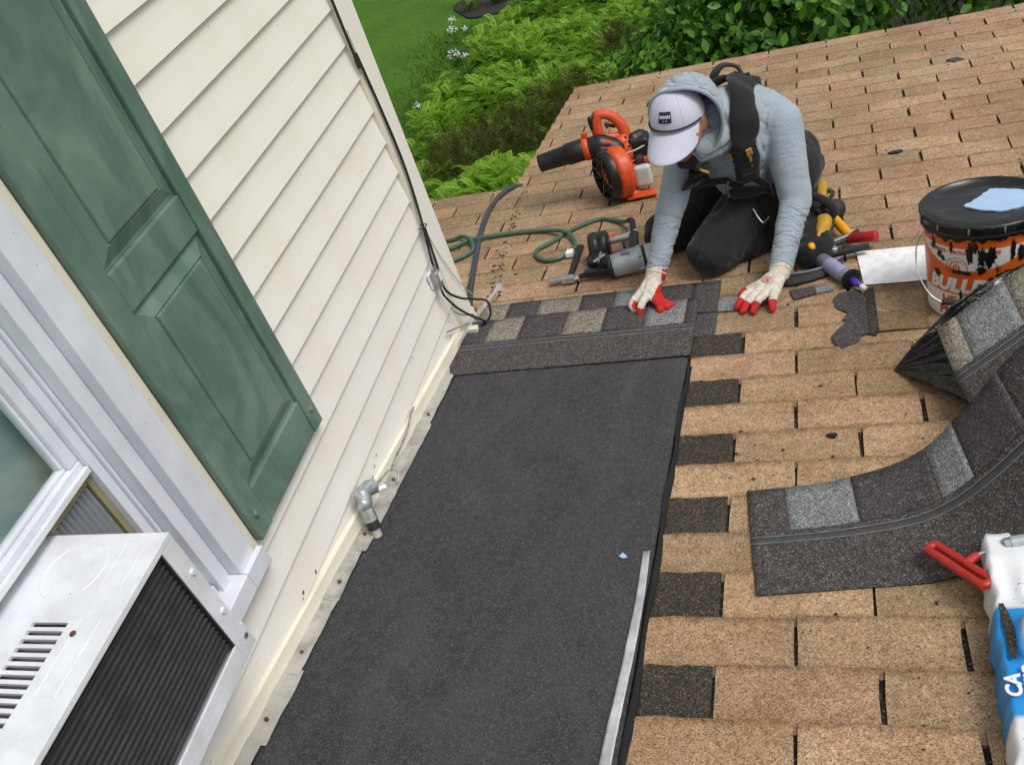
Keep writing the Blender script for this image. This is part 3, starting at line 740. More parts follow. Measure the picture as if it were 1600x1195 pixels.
# kick-out flashing strip that sticks out past the corner
kf = sheet(20, 3, lambda a, b: (0.026 + 0.048 * a ** 1.2 + 0.006 * b, 1.30 + 0.37 * a, -TP * (1.30 + 0.37 * a) + 0.030 + 0.012 * a + 0.020 * b), 0.0012, (0.8, -0.5, 0))
kt = thing('kickout_flashing', (0.07, 1.5, -0.2), 'bent strip of white metal sticking out past the wall corner', 'flashing', frame='W')
put('strip', kf, MAT['foil'], kt)
put('curl', box_mesh((0.068, 1.668, -TP * 1.67 + 0.036), (0.092, 1.671, -TP * 1.67 + 0.066), 0.001), MAT['foil'], kt)
put('end_cap', box_mesh((0.030, 1.395, -0.185), (0.066, 1.42, -0.168), 0.002), MAT['cream'], kt)

# conduit elbow with the wire through the underlayment
ce = thing('conduit_elbow', (0.075, 0.40, 0.015), 'corroded grey conduit elbow rising through the black underlayment by the wall', 'conduit')
put('pipe', cyl((0.078, 0.392, 0.005), (0.066, 0.408, 0.052), 0.0125, seg=16, bev=0.002), MAT['flash'], ce)
put('collar', cyl((0.072, 0.400, 0.030), (0.066, 0.408, 0.050), 0.0175, seg=16, bev=0.002), MAT['rubber'], ce)
put('coupling', cyl((0.066, 0.408, 0.050), (0.056, 0.422, 0.090), 0.0185, 0.0175, seg=8, bev=0.002), MAT['galv'], ce)
put('elbow', blob([ring((0.054, 0.424, 0.095), (0.050, 0.438, 0.116), 0.022, 0.022), ring((0.050, 0.438, 0.116), (0.056, 0.462, 0.118), 0.022, 0.019), ellipsoid((0.046, 0.434, 0.115), (0.022, 0.018, 0.02))], 0.003, 4, lambda c, n_: 0.0016 * noise.noise(c * 90)), MAT['galv'], ce)
put('clamp', merge([cyl((0.055, 0.462, 0.116), (0.066, 0.482, 0.108), 0.022, 0.020, seg=14, bev=0.002), box_mesh((0.060, 0.478, 0.085), (0.074, 0.500, 0.100), 0.003)]), MAT['galv'], ce)
put('spout', cyl((0.070, 0.475, 0.100), (0.094, 0.490, 0.098), 0.008, 0.007, seg=10, bev=0.001), MAT['foil'], ce)
put('wire', tube([(0.062, 0.49, 0.105), (0.052, 0.53, 0.085), (0.048, 0.56, 0.075), (0.055, 0.600, 0.070), (0.070, 0.605, 0.055), (0.072, 0.585, 0.040), (0.065, 0.580, 0.036)], 0.003, 6, 8), MAT['galv'], ce)
put('wire', tube([(0.055, 0.60, 0.066), (0.046, 0.63, 0.062), (0.042, 0.68, 0.062), (0.034, 0.73, 0.055), (0.030, 0.80, 0.06), (0.024, 0.86, 0.075), (0.018, 0.90, 0.07)], 0.0035, 6, 8), MAT['galv'], ce)

# ================================================================ SHEETS ON THE ROOF
def und(a, b):
    x = 0.052 + (0.812 - 0.052) * a; u = -1.2 + 2.37 * b
    h = 0.0125 + 0.0022 * noise.noise(Vector((x * 2.4, u * 3.4, 0))) + 0.0012 * noise.noise(Vector((x * 3, u * 9, 4))) + 0.0016 * math.exp(-((u - 0.62 + 0.03 * x) / 0.012) ** 2) + 0.0010 * math.exp(-((u - 0.10 - 0.05 * x) / 0.009) ** 2)
    if a > 0.985: h -= 0.006
    return (x + 0.003 * noise.noise(Vector((u * 5, a * 2, 9))) * (a > 0.9), u, h)
tag(put('underlayment_sheet', sheet(64, 110, und, 0.006), MAT['felt'], base=(0.4, 0.4, 0), smooth=True), 'wide black felt underlayment sheet laid along the wall', 'underlayment')
te = tube([(0.822 + 0.003 * math.sin(i * 1.7) , -0.9 + i * 0.1, 0.0075) for i in range(21)], lambda s: 0.008 + 0.002 * math.sin(s * 37), 8, 4, 0.45)
tag(put('tar_bead', te, MAT['tarblack'], base=(0.82, 0.3, 0)), 'bead of black tar sealing the underlayment edge', 'sealant')
ts = sheet(60, 4, lambda a, b: (0.786 + 0.018 * b + 0.016 * (1 - a) * b + 0.006 * math.sin(a * 9) - 0.0 * a, -0.95 + 1.262 * a, 0.0165 + 0.006 * abs(noise.noise(Vector((a * 26, b * 2, 1)))) + 0.004 * b), 0.0006)
tag(put('release_film', ts, MAT['tape'], base=(0.79, 0.0, 0), smooth=True), 'crinkled silvery strip of release film along the underlayment edge', 'film strip')
tag(put('film_scrap', prism([(0.735, 0.300), (0.742, 0.312), (0.750, 0.304), (0.755, 0.297), (0.744, 0.294)], 0.014, 0.0165), MAT['blue_scrap'], base=(0.744, 0.30, 0)), 'tiny pale blue scrap of film on the black underlayment', 'scrap')

def arch_strip(name, pts_fn, length, label, cat, group, pattern, x_base, n_seg=40):
    """laminated shingle: pts_fn(s, w) -> roof-frame point, s along 0..length, w 0 (upslope edge) .. 0.337 (exposed edge)"""
    root = thing(name, x_base, label, cat, group)
    put('mat', sheet(n_seg, 10, lambda a, b: pts_fn(a * length, 0.337 * b), 0.0035), MAT['char'], root, smooth=True)
    s = 0.0
    for (ln, mk) in pattern:
        e = min(s + ln, length)
        if e - s < 0.01: break
        nseg = max(2, int((e - s) / length * n_seg))
        def pf_(a, b, s=s, e=e):
            p = Vector(pts_fn(s + 0.0006 + (e - s - 0.0012) * a, 0.190 + 0.1475 * b)); q = Vector(pts_fn(min(s + (e - s) * a + 0.01, length), 0.190 + 0.1475 * b)); q2 = Vector(pts_fn(s + (e - s) * a, 0.2 + 0.1475 * b))
            if (q - p).length < 1e-5: nn = Vector((0, 0, 1))
            else:
                nn = (q - p).cross(p - q2)
                nn = nn if nn.z > 0 else -nn
                nn = nn.normalized() if nn.length > 1e-9 else Vector((0, 0, 1))
            return p + nn * (0.0022 if mk in ('char_d',) else 0.0014)
        put('tab', sheet(nseg, 4, pf_, 0.0020), MAT[mk], root, smooth=True)
        s = e
    for w0, w1, mk in ((0.152, 0.1545, 'nailgrey'), (0.172, 0.1745, 'nailgrey'), (0.1550, 0.1715, 'asphalt')):
        put('nail_line', sheet(n_seg, 1, lambda a, b: Vector(pts_fn(a * length, w0 + (w1 - w0) * b)) + Vector((0, 0, 0.0008 if mk == 'nailgrey' else 0.0006)), 0.0004), MAT[mk], root, smooth=True)
    return root
def flat_strip(x0, u_up, h, sag=0.0, h1=None):
    h1 = h if h1 is None else h1
    def fn(s, w):
        return (x0 + s, u_up + w, h + (h1 - h) * (w / 0.337) + 0.0015 * noise.noise(Vector((x0 + s * 4, w * 5, u_up))) + sag * s * s)
    return fn
MAT['nailgrey'] = plain('nail_line_grey', (0.17, 0.18, 0.19), 0.6, var=0.35, scale=60)
MAT['asphalt'] = plain('nail_zone_asphalt', (0.052, 0.051, 0.053), 0.8, var=0.2, scale=80)

# ---------------------------------------------------------------- laid and loose laminated shingles
arch_strip('laid_shingle', flat_strip(0.022, 1.268, 0.009, 0, 0.0165), 0.863, 'farther laid two-tone grey shingle course under the glove pinching its edge', 'shingle', 'new grey shingles laid over the felt',
           [(0.115, 'grey_y'), (0.115, 'char_d'), (0.155, 'grey_y'), (0.120, 'char_d'), (0.125, 'grey_l'), (0.14, 'char_d'), (0.12, 'char')], (0.45, 1.45, 0))
LA = arch_strip('laid_shingle', flat_strip(0.020, 1.148, 0.0195, 0, 0.0225), 0.802, 'nearer laid grey shingle course with bare nail line beside the felt sheet', 'shingle', 'new grey shingles laid over the felt',
           [(0.085, 'char_d'), (0.12, 'grey_y'), (0.155, 'char_d'), (0.135, 'grey_y'), (0.14, 'char_d'), (0.13, 'grey_l'), (0.10, 'char_d')], (0.45, 1.3, 0))
put('tab', sheet(6, 4, lambda a, b: (0.8225 + 0.062 * a, 1.400 + 0.085 * b, 0.0205 - 0.004 * a), 0.004), MAT['char_d'], LA)
put('tab', sheet(6, 4, lambda a, b: (0.8855 + 0.128 * a, 1.400 + 0.086 * b, 0.0165 - 0.004 * a), 0.004), MAT['grey_l'], LA)

def polyline(P):
    acc = [0.0]
    for a, b in zip(P[:-1], P[1:]): acc.append(acc[-1] + math.hypot(b[0] - a[0], b[1] - a[1]))
    def f(s):
        for i in range(len(P) - 1):
            if s <= acc[i + 1] or i == len(P) - 2:
                t = (s - acc[i]) / (acc[i + 1] - acc[i]); return (P[i][0] + (P[i + 1][0] - P[i][0]) * t, P[i][1] + (P[i + 1][1] - P[i][1]) * t)
    return f
def smooth2(P, n=8): return [(v.x, v.y) for v in spline([Vector((a, b, 0)) for a, b in P], n)]
farE = polyline(smooth2([(1.012, 0.012), (1.20, 0.016), (1.375, 0.062), (1.48, 0.165), (1.555, 0.270), (1.61, 0.335), (1.67, 0.395), (1.75, 0.45)]))
nearE = polyline(smooth2([(1.045, 0.012), (1.30, 0.012), (1.40, 0.018), (1.485, 0.050), (1.552, 0.102), (1.63, 0.178), (1.71, 0.25), (1.80, 0.32)]))
def loose1(s, w):
    t = w / 0.337; xf, hf = farE(s); xn, hn = nearE(s)
    x = xn + (xf - xn) * t; h = hn + (hf - hn) * t
    return (x, 0.183 + 0.097 * (x - 1.045) + 0.338 * t, h)
arch_strip('loose_shingle', loose1, 0.92, 'loose charcoal shingle with pale blue-grey tabs curling up from the tan roof', 'shingle', None,
           [(0.085, 'char'), (0.150, 'grey_l'), (0.175, 'char_d'), (0.085, 'grey_l'), (0.15, 'char_d'), (0.14, 'char'), (0.2, 'grey_y')], (1.03, 0.35, 0), 60)
def loose2(s, w):
    t = w / 0.337; a = Vector((1.528, 0.635, 0.098)).lerp(Vector((1.478, 0.955, 0.150)), t); e = Vector((0.83, 0.27, 0.48)).normalized()
    return a + e * s + Vector((0, 0, -0.02 * math.sin(t * 3.1)))
arch_strip('loose_shingle', loose2, 0.60, 'grey and buff shingle lying on top of the black plastic bag by the pail', 'shingle', None,
           [(0.055, 'grey_y'), (0.135, 'grey_l'), (0.11, 'grey_y'), (0.12, 'char_d'), (0.2, 'grey_l')], (1.5, 0.8, 0), 30)

# ---------------------------------------------------------------- black plastic bag
def bag_fn(a, b):
    th = math.radians(-56 + 84 * b); r = 0.62 * a
    pl = 1 - abs(math.sin(b * 22 + 4 * noise.noise(Vector((b * 6, a * 2, 1)))))
    top = 0.27 * (1 - math.exp(-r * 3.0)) * (0.22 + 0.78 * min(1, b * 1.35))
    edge = min(1, b / 0.07) * min(1, (1 - b) / 0.03 + 0.25)
    h = 0.012 + top * edge + pl * 0.028 * min(1, r * 6) * (1 - 0.45 * a) + 0.016 * (1 - 2 * abs(noise.noise(Vector((r * 9, th * 6, 2))))) * min(1, r * 5)
    r *= 1 + 0.05 * noise.noise(Vector((b * 14, 3, 3)))
    return (1.374 + r * math.cos(th), 0.995 + r * math.sin(th) + 0.02 * a * noise.noise(Vector((r * 14, b * 9, 8))), max(h, 0.010))
tag(put('plastic_bag', sheet(60, 160, bag_fn, 0.002), MAT['bag'], base=(1.45, 0.95, 0), smooth=True), 'crumpled glossy black plastic bag pulled to a point on the roof', 'bag')

# ---------------------------------------------------------------- shingle bundle in printed wrap
bn = thing('shingle_bundle', (1.7, 0.0, 0), 'torn white and blue wrapped shingle bundle under the red handled tool', 'bundle')
def wr(a, b):
    u = -0.62 + 0.885 * a; x = 1.478 - 0.045 * (1 - a) + 0.55 * b
    jag = 0.012 * noise.noise(Vector((u * 22, 0, 7))) if b < 0.05 else 0
    h = 0.088 + 0.004 * noise.noise(Vector((x * 9, u * 9, 3))) + 0.006 * (1 - 3 * abs(noise.noise(Vector((x * 26 + u * 9, u * 15, 5))))) - (0.074 if b < 0.006 else (0.020 if b < 0.02 else 0)) - 0.004 * math.cos(a * 30)
    return (x + jag, u, h)
me = sheet(90, 90, wr, 0.004)
def wrap_col(c, n_):
    x, u = c.x, c.y; e = 0.004 * noise.noise(Vector((u * 80, x * 80, 1)))
    left = 1.478 - 0.045 * (1 - (u + 0.62) / 0.885)
    if -0.165 < u + e < 0.075 + 0.03 * noise.noise(Vector((x * 20, 1, 1))) and x < left + 0.2: return (0.015, 0.25, 0.62)
    if u < -0.165 and x > left + 0.055 + 0.3 * (u + 0.30): return (0.015, 0.25, 0.62)
    return (0.72, 0.74, 0.77)
paint(me, wrap_col)
wrp = put('wrapper', me, MAT['wrap'], bn, smooth=True)
put('shingle_stack', box_mesh((1.492, -0.60, 0.008), (2.0, 0.255, 0.078), 0.003), MAT['old_dark'], bn)
for (s, sz, xx, uu) in (('CA', 0.034, 1.4800, -0.100), ('COMP', 0.018, 1.5040, -0.085)):
    tm = text_mesh(s, sz, 0.0006, bold=0.0012); tm.transform(Matrix.Translation((xx, uu, 0.0945)) @ Matrix.Rotation(math.pi / 2 - 0.05, 4, 'Z'))
    put('lettering', tm, MAT['print_white'], wrp)
put('torn_gap', sheet(24, 3, lambda a, b: (1.484 + 0.016 * b * (0.5 + 0.5 * math.sin(a * 3.1)) + 0.003 * noise.noise(Vector((a * 30, b, 2))), -0.045 + 0.125 * a, 0.0965), 0.0012), MAT['old_dark'], bn)
put('torn_gap', sheet(24, 3, lambda a, b: (1.497 + 0.020 * b + 0.004 * noise.noise(Vector((a * 30, b, 6))) - 0.015 * (1 - a), -0.40 + 0.235 * a, 0.0970), 0.0012), MAT['old_dark'], bn)
cg = thing('caulking_gun', (1.5, 0.2, 0.1), 'tool with red loop handle and silver barrel on the white wrapper', 'caulking gun')
lp = []
A_, B_ = Vector((1.398, 0.262, 0.058)), Vector((1.470, 0.155, 0.078))
dl = (B_ - A_).normalized(); nl = Vector((dl.y, -dl.x, 0)).normalized() * -1
for k in range(24):
    a = 2 * math.pi * k / 24; base_ = A_ if math.cos(a) < 0 else B_
    lp.append(base_ + dl * (0.012 * math.cos(a)) + nl * (0.0120 * math.sin(a)))
lp.append(lp[0]); lp.append(lp[1])
put('handle', tube(lp, 0.0088, 12, 2), MAT['red'], cg)
mid = A_.lerp(B_, 0.55)
put('boss', cyl(mid + nl * 0.008, mid + nl * 0.040 + Vector((0, 0, 0.008)), 0.009, 0.0085, 12, 0.001), MAT['red'], cg)
put('rod', cyl(mid + nl * 0.034 + Vector((0, 0, 0.008)), mid + Vector((0.085, 0.036, 0.022)), 0.0045, seg=10), MAT['steel'], cg)
e0 = mid + Vector((0.080, 0.034, 0.022)); dr = Vector((0.97, 0.13, 0.12)).normalized()
put('collar', cyl(e0, e0 + dr * 0.012, 0.0125, seg=16, bev=0.001), MAT['steel'], cg)
put('barrel', cyl(e0 + dr * 0.012, e0 + dr * 0.26, 0.0135, 0.0155, seg=18), MAT['silver'], cg)
tag(put('hooked_bar', tube([(1.58, 0.04, 0.105), (1.545, 0.045, 0.118), (1.520, 0.020, 0.125), (1.512, -0.02, 0.118), (1.514, -0.045, 0.110)], 0.008, 8, 6, 0.45), MAT['steel'], base=(1.54, 0.02, 0.1)), 'curved dark steel hook lying on the blue print', 'hook')

# ---------------------------------------------------------------- pail of roof cement
PC = Vector((1.640, 1.345, 0.008)); PH = 0.285
pail = thing('pail', PC, 'tar smeared orange and white pail with black lid and blue patch', 'pail')
def rad(z): return 0.146 + 0.008 * z / PH
NS, NH = 200, 70
vs_, fs = [], []
for j in range(NH + 1):
    z = PH * j / NH; r = rad(z) + (0.002 if 0.86 < j / NH < 0.90 else 0)
    for k in range(NS):
        a = 2 * math.pi * k / NS; vs_.append(PC + Vector((r * math.cos(a), r * math.sin(a), z)))
for j in range(NH):
    for k in range(NS): fs.append((j * NS + k, j * NS + (k + 1) % NS, (j + 1) * NS + (k + 1) % NS, (j + 1) * NS + k))
fs.append(tuple(reversed(range(NS))))
me = M(vs_, fs)
FA = math.radians(-112)          # the label's centre faces the roof's upslope side
def pail_col(c, n_):
    a = math.atan2(c.y - PC.y, c.x - PC.x) - FA; a = (a + math.pi) % (2 * math.pi) - math.pi; z = (c.z - PC.z) / PH
    O = (0.72, 0.13, 0.015); Wt = (0.74, 0.74, 0.72)
    if z > 0.80: return O
    if z < 0.30: return Wt
    lim = 0.56 + 0.16 * abs(a * 1.05) ** 1.8
    return Wt if z > lim else O
paint(me, pail_col)
put('body', me, MAT['pail'], pail, smooth=True)
def on_pail(tm, a0, z0, off=0.0012, arc=0.0):
    for v in tm.vertices:
        x, y, zz = v.co; z = z0 + y + arc * (x / 0.1) ** 2; r = rad(z) + off + zz; a = FA + a0 + x / rad(z)
        v.co = PC + Vector((r * math.cos(a), r * math.sin(a), z))
    return tm
put('lettering', on_pail(text_mesh('BULLDOG', 0.056, 0.0003, 0.25, 0.003, space=1.0), 0.02, 0.110), MAT['print_white'], pail)
put('lettering', on_pail(text_mesh('CEMENTS \u2022 PROLO', 0.0145, 0.0003, 0, 0.0003), -0.42, 0.213, arc=0.004), MAT['print_red'], pail)
put('lettering', on_pail(text_mesh('IVES', 0.0145, 0.0003, 0, 0.0003), 0.42, 0.215), MAT['print_red'], pail)
put('lettering', on_pail(text_mesh('HEAVY', 0.036, 0.0003, 0, 0.001), -0.15, 0.062), MAT['print_red'], pail)
put('lettering', on_pail(text_mesh('PLASTIC', 0.036, 0.0003, 0, 0.001), -0.15, 0.025), MAT['print_red'], pail)
def flat_ring(r0, r1, a0=0, a1=360, n=40):
    v, f = [], []
    for i in range(n + 1):
        a = math.radians(a0 + (a1 - a0) * i / n); v += [(r0 * math.cos(a), r0 * math.sin(a), 0), (r1 * math.cos(a), r1 * math.sin(a), 0)]
        if i: b = 2 * i; f.append((b - 2, b - 1, b + 1, b))
    return M(v, f)
put('emblem', on_pail(merge([flat_ring(0.028, 0.030), flat_ring(0.021, 0.0225, 20, 330), flat_ring(0.015, 0.018, 60, 200), flat_ring(0.006, 0.010), flat_ring(0.0, 0.003)]), -0.22, 0.168), MAT['print_red'], pail)
# tar smears standing proud of the paint
for i, (a0, z0, w, hgt) in enumerate([(0.02, 0.215, 0.012, 0.050), (0.20, 0.205, 0.014, 0.048), (0.34, 0.205, 0.016, 0.055), (0.20, 0.165, 0.018, 0.018), (-0.55, 0.20, 0.010, 0.018), (-0.48, 0.19, 0.010, 0.014), (-0.12, 0.155, 0.035, 0.012),
                                      (0.45, 0.13, 0.03, 0.03), (0.85, 0.20, 0.012, 0.04), (-0.62, 0.14, 0.012, 0.025), (0.62, 0.15, 0.014, 0.016), (-0.30, 0.228, 0.007, 0.03), (-0.70, 0.225, 0.009, 0.035), (0.10, 0.232, 0.008, 0.030), (0.70, 0.215, 0.008, 0.05), (-0.15, 0.085, 0.006, 0.03)]):
    n_ = 40; w *= 0.75; v = [(0, 0, 0.0010)]
    for k in range(n_):
        a = 2 * math.pi * k / n_; q = 1 + 0.45 * noise.noise(Vector((math.cos(a) * 1.7, math.sin(a) * 1.7, i * 3.3))) + 0.55 * noise.noise(Vector((math.cos(a) * 5, math.sin(a) * 5, i * 1.3)))
        v.append((w * q * math.cos(a), hgt * 0.55 * q * math.sin(a), 0.0))
    put('tar_smear', on_pail(M(v, [(0, k + 1, (k + 1) % n_ + 1) for k in range(n_)]), a0, z0, 0.0018), MAT['tarblack'], pail)
# lid with rolled rim, lugs and scalloped tar
c0 = PC + Vector((0, 0, PH - 0.022)); c1 = PC + Vector((0, 0, PH + 0.05))
lid = put('lid', lathe([(0.158, 0), (0.161, 0.004), (0.161, 0.020), (0.164, 0.024), (0.164, 0.031), (0.159, 0.034), (0.154, 0.031), (0.150, 0.023), (0.10, 0.022), (0.02, 0.0215), (0.0008, 0.0215)], c0, c1, 64), MAT['lidblack'], pail, smooth=True)
tv, tf = [], []
for k in range(241):
    a = 2 * math.pi * k / 240; n1 = noise.noise(Vector((math.cos(a) * 9, math.sin(a) * 9, 1))); n2 = noise.noise(Vector((math.cos(a) * 22, math.sin(a) * 22, 4)))
    dr_ = 0.012 + 0.014 * max(0, n1 + 0.25) + 0.008 * max(0, n2) ; rr = 0.1600 + 0.0015 * n2
    for (q, z) in ((rr - 0.004, PH - 0.012), (rr + 0.002, PH - 0.018), (rr, PH - 0.018 - dr_ * 0.6), (rr - 0.004, PH - 0.018 - dr_)):
        tv.append(PC + Vector((q * math.cos(a), q * math.sin(a), z)))
    if k:
        b = 4 * k
        for q in range(3): tf.append((b - 4 + q, b - 3 + q, b + 1 + q, b + q))
put('tar_skirt', M(tv, tf), MAT['tarblack'], lid, smooth=True)
for k in range(12):
    a = 2 * math.pi * (k + 0.3) / 12
    q = PC + Vector((0.163 * math.cos(a), 0.163 * math.sin(a), PH - 0.004))
    put('crimp', ellipsoid(q, (0.003, 0.003, 0.010), None, 8), MAT['steel'], lid)
pt0 = [(-0.068, 0.004), (-0.045, 0.026), (-0.02, 0.052), (0.01, 0.092), (0.04, 0.085), (0.085, 0.062), (0.11, 0.02), (0.09, -0.03), (0.05, -0.052), (0.01, -0.055), (-0.03, -0.035)]
pt = []
for i in range(len(pt0)):
    for q in range(5):
        t_ = q / 5; a, b = pt0[i], pt0[(i + 1) % len(pt0)]; pt.append((a[0] + (b[0] - a[0]) * t_ + R.uniform(-.003, .003), a[1] + (b[1] - a[1]) * t_ + R.uniform(-.003, .003)))
put('blue_patch', prism([(PC.x + 0.015 + a, PC.y - 0.005 + b) for a, b in pt], PC.z + PH + 0.0004, PC.z + PH + 0.004), MAT['blue_scrap'], lid)
aL = math.radians(-172); hl = PC + Vector((0.158 * math.cos(aL), 0.158 * math.sin(aL), PH - 0.05))
bail = [hl, hl + Vector((-0.018, -0.01, -0.035)), hl + Vector((-0.022, -0.05, -0.085)), hl + Vector((-0.004, -0.105, -0.125)), hl + Vector((0.03, -0.135, -0.150)), hl + Vector((0.09, -0.150, -0.165)), hl + Vector((0.16, -0.150, -0.165)), hl + Vector((0.25, -0.12, -0.14)), hl + Vector((0.318, -0.03, -0.06))]
put('bail_handle', tube(bail, 0.002, 6, 6), MAT['steel'], pail)
put('bail_grip', cyl(bail[4] + Vector((0.0, 0, 0)), bail[6], 0.008, seg=12, bev=0.002), MAT['rubber'], pail)

# ---------------------------------------------------------------- sheets and scraps on the tan shingles
tag(put('metal_flashing_sheet', sheet(10, 6, lambda a, b: (1.325 - 0.012 * b + 0.205 * a, 1.480 + 0.232 * b - 0.010 * a, 0.0125 + 0.0008 * noise.noise(Vector((a * 3, b * 3, 0)))), 0.0012), MAT['foil'], base=(1.42, 1.6, 0)), 'white smeared sheet of metal flashing lying beside the pail', 'metal sheet')
pp = [(1.249, 1.442), (1.285, 1.452), (1.314, 1.450), (1.326, 1.38), (1.334, 1.307), (1.342, 1.24), (1.346, 1.177), (1.318, 1.190), (1.301, 1.186), (1.290, 1.150), (1.275, 1.140), (1.252, 1.125), (1.232, 1.150), (1.223, 1.189), (1.240, 1.235), (1.262, 1.262), (1.258, 1.284), (1.270, 1.320), (1.250, 1.345), (1.237, 1.365), (1.232, 1.41)]
ob = thing('torn_shingle', (1.30, 1.3, 0), 'old shingle with a ragged tar black patch and tan granule half', 'shingle')
put('tar_patch', prism([(x + R.uniform(-.004, .004), u + R.uniform(-.004, .004)) for x, u in pp], 0.0085, 0.0125), MAT['char_d'], ob)
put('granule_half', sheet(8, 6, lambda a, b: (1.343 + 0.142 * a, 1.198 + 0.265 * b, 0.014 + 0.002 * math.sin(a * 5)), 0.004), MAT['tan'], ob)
put('worn_band', sheet(4, 6, lambda a, b: (1.326 + 0.026 * a, 1.192 + 0.262 * b, 0.0150), 0.003), MAT['old_dark'], ob)
sc = thing('shingle_scrap', (1.17, 1.48, 0), 'cut end of a charcoal shingle lying beside the flat glove', 'scrap')
put('dark_half', prism([(1.104, 1.495), (1.180, 1.505), (1.185, 1.457), (1.118, 1.436)], 0.0085, 0.0135), MAT['char_d'], sc)
put('light_half', prism([(1.1805, 1.505), (1.226, 1.511), (1.235, 1.470), (1.1855, 1.457)], 0.0085, 0.0145), MAT['grey_l'], sc)
tag(put('felt_scrap', prism([(1.796, 3.586), (1.845, 3.605), (1.872, 3.556), (1.823, 3.537)], 0.008, 0.013), MAT['char_d'], base=(1.83, 3.57, 0)), 'small dark diamond of felt lying alone far down the roof', 'scrap')
for i, (x, u, s) in enumerate(((1.495, 2.53, 0.016), (1.21, 0.72, 0.009))):
    n_ = 12
    tag(put('tar_lump', prism([(x + s * 1.7 * math.cos(6.283 * k / n_) * R.uniform(.5, 1.1), u + s * math.sin(6.283 * k / n_) * R.uniform(.5, 1.1)) for k in range(n_)], 0.007, 0.016), MAT['tarblack'], base=(x, u, 0)),
        ('small black tar crumb on open shingles beyond the kneeling worker', 'dark tar crumb close beside the loose curled shingle')[i], 'tar')

# ---------------------------------------------------------------- hose, slate cable
hs = thing('air_hose', (0.2, 2.1, 0), 'green air hose looping over the tan shingles to the nailer', 'hose')
hz = [(0.545, 1.965, 0.075), (0.535, 2.02, 0.085), (0.505, 2.12, 0.055), (0.455, 2.20, 0.02), (0.36, 2.262, 0.016), (0.262, 2.209, 0.016), (0.189, 2.106, 0.016), (0.139, 2.05, 0.016), (0.142, 1.993, 0.016), (0.192, 1.936, 0.016), (0.25, 1.942, 0.016), (0.286, 1.993, 0.016), (0.287, 2.066, 0.017),
      (0.233, 2.152, 0.030), (0.123, 2.221, 0.017), (-0.023, 2.24, 0.016), (-0.195, 2.215, 0.024), (-0.30, 2.16, 0.016), (-0.5, 2.1, 0.016)]
put('hose', tube(hz, 0.0085, 10, 8), MAT['hose'], hs)
put('second_loop', tube([(-0.5, 2.30, 0.016), (-0.323, 2.258, 0.016), (-0.25, 2.256, 0.028), (-0.19, 2.192, 0.032), (-0.165, 2.124, 0.017), (-0.194, 2.07, 0.016), (-0.30, 2.01, 0.016), (-0.5, 1.99, 0.016)], 0.0085, 10, 8), MAT['hose'], hs)
put('bend_guard', tube([(0.548, 1.955, 0.072), (0.542, 1.99, 0.084), (0.527, 2.06, 0.078), (0.505, 2.12, 0.055)], 0.0115, 10, 8), MAT['rubber'], hs)
put('hose_tag', box_mesh((0.272, 1.945, 0.010), (0.300, 1.985, 0.030), 0.003), MAT['foil'], hs)
sc_ = tube([(-0.10, 2.88, -0.03), (-0.150, 2.785, 0.018), (-0.195, 2.70, 0.018), (-0.206, 2.535, 0.018), (-0.177, 2.292, 0.018), (-0.132, 2.067, 0.018), (-0.083, 1.833, 0.018), (-0.049, 1.69, 0.016), (-0.02, 1.60, 0.016)], 0.0115, 10, 8)
tag(put('power_cord', sc_, MAT['greycable'], base=(-0.15, 2.2, 0)), 'thick slate grey cord running from the roof edge to the wall corner', 'cord')

# ---------------------------------------------------------------- hammer and coil nailer
hm = thing('hammer', (0.33, 1.8, 0.01), 'black handled hammer lying in front of the coil nailer', 'hammer')
put('face', merge([cyl((0.262, 1.728, 0.026), (0.285, 1.729, 0.026), 0.0135, 0.0135, 14, 0.002), cyl((0.285, 1.729, 0.026), (0.305, 1.730, 0.026), 0.0095, seg=12)]), MAT['steel'], hm)
put('head', merge([box_mesh((0.303, 1.716, 0.014), (0.355, 1.745, 0.038), 0.004), tube([(0.35, 1.731, 0.026), (0.40, 1.742, 0.028), (0.452, 1.762, 0.026)], lambda s: 0.012 - 0.005 * s, 8, 4, 0.7)]), MAT['galv'], hm)
put('handle', tube([(0.332, 1.742, 0.024), (0.328, 1.83, 0.022), (0.324, 1.92, 0.022), (0.322, 2.005, 0.022)], lambda s: 0.0115 + 0.004 * s, 10, 5, 0.75), MAT['black'], hm)

nl_ = thing('coil_nailer', (0.52, 1.82, 0.01), 'silver and black pneumatic coil nailer beside the gloved hand', 'nail gun')
put('cylinder', lathe([(0.030, 0), (0.040, 0.004), (0.042, 0.03), (0.046, 0.095), (0.046, 0.115), (0.043, 0.118), (0.043, 0.128), (0.046, 0.131), (0.046, 0.170), (0.040, 0.178)], (0.492, 1.735, 0.054), (0.66, 1.778, 0.060), 28), MAT['silver'], nl_, smooth=True)
put('rating_plate', box_mesh((0.535, 1.728, 0.0985), (0.570, 1.765, 0.1005), 0.0006), MAT['tubegrey'], nl_)
put('grip', blob([ring((0.572, 1.790, 0.065), (0.556, 1.90, 0.068), 0.020, 0.018), ring((0.556, 1.90, 0.068), (0.55, 1.945, 0.07), 0.018, 0.019)], 0.004, 3), MAT['black'], nl_)
put('end_cap', blob([ring((0.545, 1.945, 0.070), (0.46, 1.935, 0.062), 0.016, 0.012), ring((0.55, 1.945, 0.07), (0.552, 1.965, 0.072), 0.017, 0.014)], 0.004, 3), MAT['silver'], nl_)
put('coupler', cyl((0.550, 1.952, 0.072), (0.546, 1.985, 0.080), 0.0105, seg=12, bev=0.001), MAT['crimson'], nl_)
